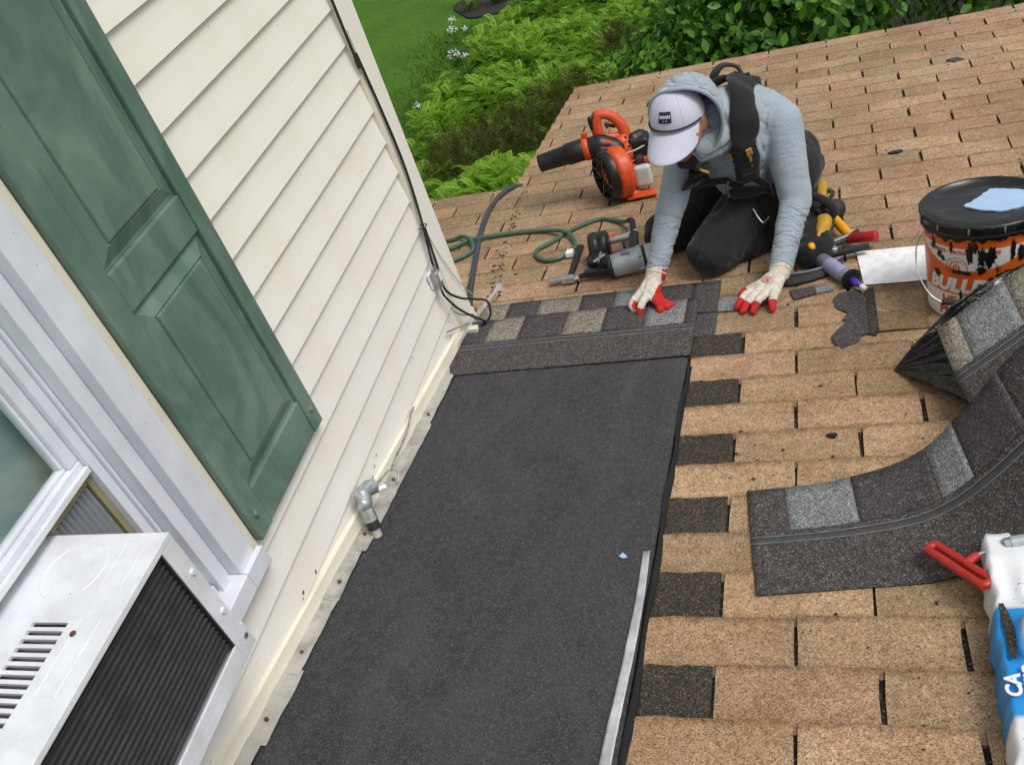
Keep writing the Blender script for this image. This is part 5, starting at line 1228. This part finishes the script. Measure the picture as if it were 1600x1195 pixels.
# right hand, pinching the shingle edge, back of the hand to the left
RH = (lambda g: (lambda x, y, z: g(-x * 1.12, y * 1.1 + 0.008, z)))(hand_frame(V(RWR.x, RWR.y, 0), V(-0.32, -0.90, 0)))
rf_ = [[RH(-0.012, 0.070, 0.056), RH(-0.006, 0.095, 0.054), RH(0.000, 0.112, 0.042), RH(0.006, 0.122, 0.026)],
       [RH(-0.030, 0.058, 0.052), RH(-0.030, 0.084, 0.050), RH(-0.026, 0.100, 0.038), RH(-0.018, 0.106, 0.026)]]
rf_ = [[RH(0.004, 0.068, 0.058), RH(0.006, 0.098, 0.056), RH(0.005, 0.114, 0.044), RH(0.003, 0.122, 0.028)],
       [RH(-0.024, 0.064, 0.054), RH(-0.030, 0.090, 0.050), RH(-0.030, 0.104, 0.040), RH(-0.024, 0.108, 0.028)],
       [RH(0.020, 0.062, 0.048), RH(0.044, 0.082, 0.044), RH(0.062, 0.084, 0.036), RH(0.074, 0.082, 0.030)],
       [RH(0.022, 0.054, 0.042), RH(0.046, 0.066, 0.038), RH(0.066, 0.066, 0.032), RH(0.078, 0.064, 0.028)]]
rt = [RH(0.014, 0.030, 0.048), RH(0.036, 0.052, 0.036), RH(0.058, 0.098, 0.028)]
rpalm = [RH(0.0, 0.02, 0.070), RH(0.008, 0.052, 0.056), RH(-0.018, 0.050, 0.052)]
def redR(c, n_):
    loc = c - RH(0, 0, 0); sx_ = -V(-0.32, -0.90, 0).normalized().cross(V(0, 0, 1)); x = loc.dot(sx_)
    if x > 0.030: return True
    return (c - rf_[0][3]).length < 0.020 or ((c - rf_[1][2]).length < 0.020 and n_.dot(sx_) > 0.25) or n_.z < -0.4
# his right-hand side is +x of the frame; the curled fingers point to the image right
gr_ = glove('glove', RWR, rpalm, rf_, rt, redR, (REL - RWR).normalized())

# ---------------------------------------------------------------- harness worn over the shirt
hn = thing('tool_harness', (1.0, 1.75, 0.3), 'black padded shoulder harness with yellow tabs worn over the grey hoodie', 'harness')
def strap(name, pts, w, th, mat, parent, off=0.010, n=8):
    P = spline(pts, n); rows = []
    for i, p in enumerate(P):
        hit = bvh.find_nearest(p - BASE[worker] if False else p)
        rows.append((hit[0] + hit[1] * off, hit[1]))
    for _ in range(3):
        rows = [rows[0]] + [((rows[i - 1][0] + rows[i][0] * 2 + rows[i + 1][0]) / 4, (rows[i - 1][1] + rows[i][1] * 2 + rows[i + 1][1]).normalized()) for i in range(1, len(rows) - 1)] + [rows[-1]]
    vs_, fs = [], []; N = len(rows)
    for i, (p, n_) in enumerate(rows):
        t_ = (rows[min(i + 1, N - 1)][0] - rows[max(i - 1, 0)][0]).normalized(); s_ = t_.cross(n_).normalized()
        ww = w(i / (N - 1)) if callable(w) else w
        prof = [(-1, 0.0), (-1, th * 0.5), (-0.85, th), (-0.4, th * 1.15), (0.4, th * 1.15), (0.85, th), (1, th * 0.5), (1, 0.0), (0.5, -th * 0.4), (-0.5, -th * 0.4)]
        for (a, b) in prof: vs_.append(p + s_ * (a * ww / 2) + n_ * b)
    K = 10
    for i in range(N - 1):
        for k in range(K): fs.append((i * K + k, i * K + (k + 1) % K, (i + 1) * K + (k + 1) % K, (i + 1) * K + k))
    fs.append(tuple(reversed(range(K)))); fs.append(tuple((N - 1) * K + k for k in range(K)))
    return put(name, M(vs_, fs), mat, parent, smooth=True), rows
bvh = BVHTree.FromPolygons([v.co + BASE[worker] for v in shirt_me.vertices], [tuple(p.vertices) for p in shirt_me.polygons])
ls, lrow = strap('shoulder_strap', [(1.03, 1.98, 0.58), (1.02, 1.86, 0.62), (1.015, 1.76, 0.60), (1.015, 1.68, 0.52), (1.015, 1.65, 0.42)], 0.094, 0.012, MAT['web'], hn)
lp_, lprow = strap('strap_pad', [(1.015, 1.66, 0.44), (1.015, 1.64, 0.38), (1.02, 1.65, 0.31)], lambda s: 0.090 - 0.014 * s, 0.014, MAT['web'], hn, 0.014)
rs_, rrow = strap('shoulder_strap', [(0.90, 1.90, 0.60), (0.86, 1.76, 0.60), (0.83, 1.66, 0.50), (0.845, 1.63, 0.42), (0.875, 1.63, 0.33)], 0.070, 0.012, MAT['web'], hn)
strap('webbing', [(1.025, 1.66, 0.33), (1.05, 1.70, 0.27), (1.10, 1.76, 0.22)], 0.026, 0.004, MAT['web'], hn, 0.012)
strap('webbing', [(0.88, 1.64, 0.33), (0.93, 1.66, 0.29), (0.98, 1.68, 0.27)], 0.026, 0.004, MAT['web'], hn, 0.012)
def at_row(rows, k, du, dv, dn):
    p, n_ = rows[k]; t_ = (rows[k][0] - rows[max(k - 1, 0)][0]).normalized(); s_ = t_.cross(n_).normalized()
    m = Matrix.Identity(4)
    for i in range(3): m[i][0] = s_[i]; m[i][1] = t_[i]; m[i][2] = n_[i]; m[i][3] = (p + s_ * du + t_ * dv + n_ * dn)[i]
    return m
k = len(lprow) // 3
put('yellow_tab', box_mesh((-0.010, -0.012, 0), (0.010, 0.012, 0.006), 0.002, at_row(lprow, k, -0.014, -0.01, 0.016)), MAT['mustard'], ls)
put('yellow_tab', box_mesh((-0.004, -0.03, 0), (0.005, 0.022, 0.004), 0.001, at_row(lprow, k, -0.012, 0.03, 0.016)), MAT['mustard'], ls)
put('yellow_tab', box_mesh((-0.005, -0.014, 0), (0.005, 0.014, 0.012), 0.002, at_row(lprow, k, 0.042, -0.012, 0.0)), MAT['mustard'], ls)
put('buckle', box_mesh((-0.024, -0.018, 0), (0.024, 0.018, 0.008), 0.003, at_row(lprow, len(lprow) - 2, 0, 0.0, 0.012)), MAT['black'], ls)
put('buckle', box_mesh((-0.024, -0.018, 0), (0.024, 0.018, 0.008), 0.003, at_row(rrow, len(rrow) - 3, 0, 0.0, 0.012)), MAT['black'], rs_)
put('yellow_tab', box_mesh((-0.012, -0.014, 0), (0.012, 0.014, 0.008), 0.002, at_row(rrow, len(rrow) - 5, -0.045, 0.0, 0.004)), MAT['mustard'], rs_)
# yoke pad behind the neck with its carry loop
q1, q2 = lrow[4][0], rrow[3][0]
strap('yoke_pad', [q1, lerp(q1, q2, 0.5) + V(0, 0.03, 0.05), q2], 0.085, 0.012, MAT['web'], hn, 0.016)
g0 = H(-0.09, -0.07, 0.03)
gx = lerp(q1, q2, 0.45) + V(0.0, 0.03, 0.0)
loop = [gx + cr * -0.046 + cd * 0.01, gx + cr * -0.044 - cd * 0.030, gx + cr * -0.018 - cd * 0.056, gx + cr * 0.022 - cd * 0.054, gx + cr * 0.042 - cd * 0.028, gx + cr * 0.038 + cd * 0.012]
lv, lf_ = [], []
LP = spline(loop, 8)
for i, p in enumerate(LP):
    t_ = (LP[min(i + 1, len(LP) - 1)] - LP[max(i - 1, 0)]).normalized(); s_ = (t_.cross(cf3)).normalized(); wdir = (cf3 * 0.85 + s_ * 0.5).normalized()
    for (a, b) in ((-0.017, -0.004), (-0.017, 0.004), (0.017, 0.004), (0.017, -0.004)): lv.append(p + wdir * a + s_ * b)
    if i:
        for q in range(4): lf_.append(((i - 1) * 4 + q, (i - 1) * 4 + (q + 1) % 4, i * 4 + (q + 1) % 4, i * 4 + q))
lf_.append((0, 1, 2, 3)); lf_.append(tuple(len(lv) - 4 + q for q in (3, 2, 1, 0)))
put('carry_loop', M(lv, lf_), MAT['web'], hn)
# frame of the pack down the back, waist belt and pouch on the hip
put('back_panel', blob([ring(V(1.08, 1.97, 0.46), V(1.13, 2.08, 0.30), 0.035, 0.045), ring(V(1.13, 2.08, 0.30), V(1.17, 2.07, 0.17), 0.045, 0.035), ring(V(1.00, 2.0, 0.52), V(1.08, 2.13, 0.33), 0.05, 0.06)], 0.008, 4, lambda c, n_: 0.004 * noise.noise(c * 22)), MAT['web'], hn)
strap('waist_belt', [(0.93, 1.72, 0.24), (1.00, 1.72, 0.25), (1.08, 1.77, 0.24), (1.16, 1.86, 0.23)], 0.050, 0.010, MAT['web'], hn, 0.010)
hp = put('hip_pouch', blob([ring(V(1.075, 1.80, 0.20), V(1.10, 1.80, 0.11), 0.055, 0.05), ring(V(1.06, 1.84, 0.14), V(1.13, 1.86, 0.13), 0.055, 0.05), ring(V(1.04, 1.80, 0.07), V(1.09, 1.82, 0.07), 0.045, 0.045)], 0.007, 4, lambda c, n_: 0.006 * noise.noise(c * 28)), MAT['web'], hn)
put('wire_hook', tube([(1.005, 1.735, 0.200), (1.02, 1.715, 0.175), (1.035, 1.705, 0.160), (1.055, 1.715, 0.175)], 0.0025, 6, 5), MAT['steel'], hp)
put('zip_pull', tube([(0.945, 1.665, 0.335), (0.940, 1.645, 0.315), (0.943, 1.640, 0.290)], 0.005, 8, 4), MAT['rubber'], hn)

# ================================================================ VEGETATION
rng = np.random.default_rng(5)
def tri_object(name, V3, F3, tone, mat, parent=None, base=(0, 0, 0)):
    me = bpy.data.meshes.new('m'); nv, nf = len(V3), len(F3)
    me.vertices.add(nv); me.vertices.foreach_set('co', V3.astype(np.float32).ravel())
    me.loops.add(nf * 3); me.loops.foreach_set('vertex_index', F3.astype(np.int32).ravel())
    me.polygons.add(nf); me.polygons.foreach_set('loop_start', np.arange(0, nf * 3, 3, dtype=np.int32))
    me.update(); me.validate()
    at = me.attributes.new('tone', 'FLOAT', 'POINT'); at.data.foreach_set('value', tone.astype(np.float32))
    return put(name, me, mat, parent, base, 'W')
def frames(dirs, ups):
    y = dirs / np.linalg.norm(dirs, axis=1, keepdims=True); x = np.cross(y, ups); x /= np.linalg.norm(x, axis=1, keepdims=True) + 1e-9; z = np.cross(x, y)
    return np.stack([x, y, z], 2)
def scatter(tv, tf, pos, fr, sc, tone, tv_tone=None):
    n, m = len(pos), len(tv)
    Vv = np.einsum('nij,mj->nmi', fr, tv) * sc[:, None, None] + pos[:, None, :]
    Fv = tf[None] + (np.arange(n) * m)[:, None, None]
    T = np.repeat(tone, m) if tv_tone is None else (tone[:, None] + tv_tone[None]).ravel()
    return Vv.reshape(-1, 3), Fv.reshape(-1, 3), np.clip(T, 0, 1)
def frond(nl=15, curl=0.5):
    v, f, tn = [], [], []
    def P(s): return np.array([0, math.sin(s * 1.25) / 1.25 if curl else s, 0.62 * s - 0.55 * s * s * (1 + curl)])
    for i in range(nl):
        s = 0.12 + 0.88 * i / (nl - 1); p = P(s); ln = 0.22 * math.sin(min(1, (s - 0.02) * 1.35) * 2.2) * (1.06 - s) ** 0.55 + 0.012; w = 0.019 * (1.15 - s) + 0.005
        for sg in (-1, 1):
            b = len(v); tip = p + np.array([sg * ln, 0.10 * ln + 0.02, -0.12 * ln]); mid = p + np.array([sg * ln * 0.45, 0.03, 0.012 - 0.02])
            v += [p - np.array([0, w * 0.4, 0]), mid + np.array([0, w * 0.9, 0.006]), tip, mid - np.array([0, w * 0.9, -0.006])]
            f += [(b, b + 1, b + 2), (b, b + 2, b + 3)] if sg < 0 else [(b, b + 2, b + 1), (b, b + 3, b + 2)]
            tn += [-0.1, 0.02, 0.10, 0.0]
    for i in range(6):
        a, c = P(i / 6), P((i + 1) / 6); b = len(v)
        v += [a + np.array([0.006, 0, 0]), a - np.array([0.006, 0, 0]), c]; f.append((b, b + 1, b + 2)); tn += [0.1] * 3
    return np.array(v), np.array(f), np.array(tn)
def inside(px, py, poly):
    n = len(poly); r = np.zeros(len(px), bool); j = n - 1
    for i in range(n):
        xi, yi = poly[i]; xj, yj = poly[j]
        r ^= ((yi > py) != (yj > py)) & (px < (xj - xi) * (py - yi) / (yj - yi + 1e-12) + xi); j = i
    return r
fern_poly = [(-3.45, 6.0), (-3.15, 7.6), (-3.35, 9.0), (-3.45, 10.3), (-3.0, 11.8), (-2.4, 13.6), (-1.4, 15.2), (0.8, 15.2), (1.2, 10), (0.2, 5.4), (-1.2, 4.4), (-2.9, 4.6)]
N = 32000
px = rng.uniform(-3.6, 1.3, N * 2); py = rng.uniform(4.3, 15.4, N * 2); k = inside(px, py, fern_poly); px, py = px[k], py[k]
hum = np.array([noise.noise(Vector((a * 0.9, b * 0.9, 0))) + 0.5 * noise.noise(Vector((a * 2.3, b * 2.3, 5))) for a, b in zip(px, py)])
# patch of russet heather-like undergrowth near the roof corner
HB = [(-2.05, 8.15, 0.55, 0.55), (-1.45, 8.75, 0.5, 0.6), (-2.6, 7.7, 0.4, 0.4), (-1.0, 10.0, 0.38, 0.42)]
def heath(a, b): return np.clip(sum(np.exp(-(((a - x) / sx) ** 2 + ((b - y) / sy) ** 2)) for x, y, sx, sy in HB), 0, 1)
hh = heath(px, py)
fv, ff, ft = frond(20)
keep = rng.uniform(0, 1, len(px)) > hh * 0.60
fx, fy, fh, fk = px[keep], py[keep], hum[keep], hh[keep]
n = len(fx)
az = rng.uniform(0, 2 * np.pi, n); dirs = np.stack([np.cos(az), np.sin(az), rng.uniform(0.1, 0.9, n)], 1)
ups = np.tile(np.array([0, 0, 1.0]), (n, 1)) + rng.normal(0, 0.15, (n, 3))
hgt = 0.42 + 0.38 * np.clip(fh + 0.3, 0, 1) - 0.15 * fk
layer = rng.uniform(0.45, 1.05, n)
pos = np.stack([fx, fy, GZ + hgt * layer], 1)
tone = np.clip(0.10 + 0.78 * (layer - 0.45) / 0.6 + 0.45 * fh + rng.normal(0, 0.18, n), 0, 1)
Vv, Fv, T = scatter(fv, ff, pos, frames(dirs, ups), rng.uniform(0.16, 0.34, n), tone, ft)
fo = tri_object('fern_bank', Vv, Fv, T, MAT['fern'], base=(-1.5, 9, GZ)); tag(fo, 'thick bank of bright green ferns below the roof', 'ferns', kind='stuff')
# heath sprigs
N2 = 3600
hx = np.concatenate([rng.normal(x, sx * 0.72, N2 // 3) for x, y, sx, sy in HB]); hy = np.concatenate([rng.normal(y, sy * 0.72, N2 // 3) for x, y, sx, sy in HB]); n = len(hx)
sv, sf = [], []
for i in range(7):
    s = i / 7; b = len(sv)
    for sg in (-1, 1):
        b = len(sv); sv += [(0, s, 0), (sg * 0.14 * (1.1 - s), s + 0.14, 0.03), (0, s + 0.05, 0)]; sf.append((b, b + 1, b + 2))
sv, sf = np.array(sv), np.array(sf)
dirs = np.stack([rng.normal(0, 0.55, n), rng.normal(0, 0.55, n), np.ones(n)], 1)
hz_ = np.clip(heath(hx, hy), 0, 1)
pos = np.stack([hx, hy, GZ + rng.uniform(0.1, 0.85, n) * (0.35 + 0.65 * hz_)], 1)
Vv, Fv, T = scatter(sv, sf, pos, frames(dirs, rng.normal(0, 1, (n, 3))), rng.uniform(0.14, 0.28, n), np.clip(rng.normal(0.38, 0.25, n), 0, 1))
tag(tri_object('heath_undergrowth', Vv, Fv, T, MAT['fern_brown'], base=(-1.5, 7.6, GZ)), 'dusky brownish undergrowth among the ferns', 'undergrowth', kind='stuff')
# lawn fringe: coarse tufts where lawn meets ferns
n = 9000
lx = -3.4 + rng.normal(-0.35, 0.5, n); ly = rng.uniform(6.5, 13.5, n)
gv = np.array([(-0.05, 0, 0), (0.05, 0, 0), (0.02, 0.6, 0.03), (-0.02, 0.6, 0.03), (0.0, 1.0, -0.05)]); gf = np.array([(0, 1, 2), (0, 2, 3), (3, 2, 4)])
dirs = np.stack([rng.normal(0, 0.6, n), rng.normal(0, 0.6, n), np.ones(n)], 1)
Vv, Fv, T = scatter(gv, gf, np.stack([lx, ly, np.full(n, GZ)], 1), frames(dirs, rng.normal(0, 1, (n, 3))), rng.uniform(0.06, 0.16, n), np.clip(rng.normal(0.25, 0.2, n), 0, 1))
tag(tri_object('lawn_fringe', Vv, Fv, T, MAT['fern'], base=(-3.5, 10, GZ)), 'rough grass along the fern edge', 'grass', kind='stuff')

# leafy shrubs by the eave
leaf_v = np.array([(0, 0, 0), (-0.22, 0.28, 0.05), (-0.30, 0.55, 0.045), (-0.18, 0.82, 0.0), (0, 1.05, -0.06), (0.18, 0.82, 0.0), (0.30, 0.55, 0.045), (0.22, 0.28, 0.05), (0, 0.5, -0.03)])
leaf_f = np.array([(0, 8, 1), (1, 8, 2), (2, 8, 3), (3, 8, 4), (4, 8, 5), (5, 8, 6), (6, 8, 7), (7, 8, 0)])
leaf_me = bpy.data.meshes.new('leaf'); leaf_me.from_pydata([tuple(v) for v in leaf_v], [], [tuple(int(i) for i in f) for f in leaf_f]); leaf_me.materials.append(MAT['leaf'])
LEAVES = []
for tn in (0.25, 0.5, 0.75, 0.95):
    m_ = leaf_me.copy(); a_t = m_.attributes.new('tone', 'FLOAT', 'POINT'); a_t.data.foreach_set('value', [tn + (0.08 if i in (2, 3, 5, 6) else -0.06) for i in range(9)]); LEAVES.append(m_)
cam_p = np.array([1.26521, -1.03142, 1.6723])
def shrub(label, blobs, n, n_ind, base, size=(0.075, 0.12)):
    root = thing('leafy_shrub', base, label, 'shrub', frame='W')
    P, Nn, Ly = [], [], []
    tot = sum(b[3] ** 2 for b in blobs)
    for (x, y, z, r) in blobs:
        m = int(n * r * r / tot); d = rng.normal(0, 1, (m, 3)); d /= np.linalg.norm(d, axis=1, keepdims=True)
        lay = rng.uniform(0.62, 1.03, m) ** 0.7
        lump_ = np.array([1 + 0.16 * noise.noise(Vector((a * 2.6 + x, b * 2.6 + y, c * 2.6))) for a, b, c in d])
        P.append(np.array([x, y, z]) + d * (r * lay * lump_)[:, None]); Nn.append(d); Ly.append(lay)
    P, Nn, Ly = np.concatenate(P), np.concatenate(Nn), np.concatenate(Ly)
    ok = P[:, 2] > GZ + 0.1; P, Nn, Ly = P[ok], Nn[ok], Ly[ok]; m = len(P)
    out = Nn + rng.normal(0, 0.45, (m, 3)) + np.array([0, 0, 0.2])
    side = rng.normal(0, 1, (m, 3)); side[:, 2] -= 0.45; side -= out * (np.sum(side * out, 1) / np.sum(out * out, 1))[:, None]
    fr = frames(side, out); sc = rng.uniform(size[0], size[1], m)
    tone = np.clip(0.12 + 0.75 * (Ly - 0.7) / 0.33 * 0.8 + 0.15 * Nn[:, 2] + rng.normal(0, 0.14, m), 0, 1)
    # the leaves that show largest stand as leaves of their own
    tocam = cam_p - P; face = np.sum(tocam / np.linalg.norm(tocam, axis=1, keepdims=True) * Nn, 1)
    vis = (face > 0.35) & (Ly > 0.93) & (P[:, 2] > -1.0 - 0.42 * (P[:, 1] - 5.0))
    idx = np.where(vis)[0]; rng.shuffle(idx); idx = idx[:n_ind]
    rest = np.ones(m, bool); rest[idx] = False
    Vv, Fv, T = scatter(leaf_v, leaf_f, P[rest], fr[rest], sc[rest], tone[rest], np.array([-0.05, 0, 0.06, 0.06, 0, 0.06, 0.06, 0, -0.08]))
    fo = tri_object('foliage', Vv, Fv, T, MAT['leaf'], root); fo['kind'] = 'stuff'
    for i in idx:
        o = bpy.data.objects.new('leaf', LEAVES[min(3, int(tone[i] * 4))]); col.objects.link(o); o.parent = root
        mm = Matrix.Identity(4)
        for a in range(3):
            for b in range(3): mm[a][b] = fr[i][a][b] * sc[i]
            mm[a][3] = P[i][a] - base[a]
        o.matrix_basis = mm
    for (x, y, z, r) in blobs:
        put('stem', tube([(base[0] + R.uniform(-.1, .1), base[1] + R.uniform(-.1, .1), GZ), (lerp(base[0], x, 0.5), lerp(base[1], y, 0.5), (GZ + z) / 2), (x, y, z), (x + R.uniform(-.2, .2), y + R.uniform(-.2, .2), z + r * 0.7)], lambda s: 0.03 * (1.1 - s), 7, 4), MAT['bark'], root)
    return root
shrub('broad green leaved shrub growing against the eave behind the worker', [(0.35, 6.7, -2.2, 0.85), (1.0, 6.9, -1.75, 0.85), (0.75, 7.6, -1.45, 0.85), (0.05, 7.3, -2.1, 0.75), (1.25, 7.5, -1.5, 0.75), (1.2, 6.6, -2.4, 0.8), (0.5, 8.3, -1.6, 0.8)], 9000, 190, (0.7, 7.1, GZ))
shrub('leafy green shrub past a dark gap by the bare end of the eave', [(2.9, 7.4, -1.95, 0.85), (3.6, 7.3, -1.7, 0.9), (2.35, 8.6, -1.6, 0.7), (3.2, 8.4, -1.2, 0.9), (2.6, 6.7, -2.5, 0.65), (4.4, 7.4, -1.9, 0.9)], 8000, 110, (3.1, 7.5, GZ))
# dark hedge mass behind the gap
root = thing('dark_evergreen', (1.9, 10.0, GZ), 'deeply shaded evergreen filling the gap between the two shrubs', 'shrub', frame='W')
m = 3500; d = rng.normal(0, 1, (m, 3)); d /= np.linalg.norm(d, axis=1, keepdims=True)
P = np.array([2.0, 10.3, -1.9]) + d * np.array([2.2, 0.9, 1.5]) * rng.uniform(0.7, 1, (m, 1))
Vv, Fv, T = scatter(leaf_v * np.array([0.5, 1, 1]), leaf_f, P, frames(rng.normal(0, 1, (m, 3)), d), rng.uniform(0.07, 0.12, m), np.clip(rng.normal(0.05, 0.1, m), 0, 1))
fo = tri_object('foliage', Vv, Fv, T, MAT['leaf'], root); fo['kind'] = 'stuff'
put('trunk', tube([(1.9, 10.2, GZ), (1.95, 10.3, -2.4), (2.0, 10.3, -1.0)], 0.07, 8, 3), MAT['bark'], root)

# white phlox and strap-leaved clumps at the bed's edge
def phlox(x, y, h, heads, label):
    root = thing('phlox_plant', (x, y, GZ), label, 'flower', frame='W')
    for (dx, dy, hh_, r) in heads:
        tip = (x + dx, y + dy, GZ + hh_)
        st_ = put('stem', tube([(x, y, GZ), (x + dx * 0.4, y + dy * 0.4, GZ + hh_ * 0.55), tip], 0.006, 6, 4), MAT['blade'], root)
        a_t = st_.data.attributes.new('tone', 'FLOAT', 'POINT'); a_t.data.foreach_set('value', [0.2] * len(st_.data.vertices))
        m = max(10, int(60 * r / 0.1)); d = rng.normal(0, 1, (m, 3)); d /= np.linalg.norm(d, axis=1, keepdims=True); d[:, 2] = np.abs(d[:, 2]) * 0.8
        Vv, Fv, T = scatter(leaf_v, leaf_f, np.array(tip) + d * r, frames(rng.normal(0, 1, (m, 3)), d), np.full(m, 0.030), np.full(m, 0.7)); tri_object('flower_head', Vv, Fv, T, MAT['petal'], root)
    m = 70; zz = rng.uniform(0.1, 0.85, m); az = rng.uniform(0, 6.28, m)
    Vv, Fv, T = scatter(leaf_v * np.array([0.45, 1, 1]), leaf_f, np.stack([x + rng.normal(0, 0.10, m), y + rng.normal(0, 0.10, m), GZ + zz * h], 1), frames(np.stack([np.cos(az), np.sin(az), rng.uniform(-0.2, 0.5, m)], 1), np.tile([0, 0, 1.0], (m, 1))), rng.uniform(0.12, 0.2, m), rng.uniform(0.05, 0.45, m))
    tri_object('leaves', Vv, Fv, T, MAT['leaf'], root)
def clump(x, y, label, n=70, ln=0.6, tn=0.5):
    az = rng.uniform(0, 6.28, n); v = np.array([(-0.016, 0, 0), (0.016, 0, 0), (0.014, 0.5, 0.16), (-0.014, 0.5, 0.16), (0.0, 1.0, 0.0)])
    Vv, Fv, T = scatter(v, np.array([(0, 1, 2), (0, 2, 3), (3, 2, 4)]), np.stack([x + rng.normal(0, 0.06, n), y + rng.normal(0, 0.06, n), np.full(n, GZ)], 1), frames(np.stack([np.cos(az), np.sin(az), rng.uniform(0.5, 1.8, n)], 1), np.tile([0, 0, 1.0], (n, 1))), rng.uniform(0.6, 1.1, n) * ln, np.clip(rng.normal(tn, 0.25, n), 0, 1))
    tag(tri_object('strap_leaf_clump', Vv, Fv, T, MAT['blade'], base=(x, y, GZ)), label, 'plant')
phlox(-3.30, 10.75, 0.95, [(0.0, 0.05, 0.92, 0.06), (-0.08, 0.35, 0.95, 0.05), (0.10, 0.2, 0.85, 0.035)], 'white flowering phlox with the largest loose heads by the lawn')
phlox(-3.05, 10.0, 0.85, [(-0.08, 0.12, 0.84, 0.085), (0.05, 0.15, 0.80, 0.04)], 'white phlox with one dense round head beside the ferns')
phlox(-3.35, 9.0, 0.75, [(0.0, 0.02, 0.74, 0.05)], 'short white phlox with a single small head by the lawn edge')
clump(-3.0, 11.4, 'arching clump of long strap leaves behind the phlox', 120, 0.8, 0.45)
clump(-2.6, 10.7, 'yellowing strap leaf clump among the ferns behind the phlox', 110, 0.75, 0.7)
clump(-3.35, 8.4, 'straw coloured strap leaf clump at the lawn edge', 80, 0.55, 0.8)
clump(-4.15, 14.2, 'low leafy clump at the foot of the pale post', 90, 0.4, 0.35)
clump(-3.7, 14.3, 'dark low clump spreading over the small mulch bed', 110, 0.45, 0.15)
# the pale post standing in the small bed
tag(put('garden_post', merge([box_mesh((-4.34, 14.50, GZ), (-4.23, 14.61, GZ + 1.2), 0.008), box_mesh((-4.35, 14.49, GZ + 1.2), (-4.22, 14.62, GZ + 1.24), 0.004)]), MAT['post'], base=(-4.28, 14.55, GZ), frame='W'), 'pale square garden post standing in the mulch bed', 'post')
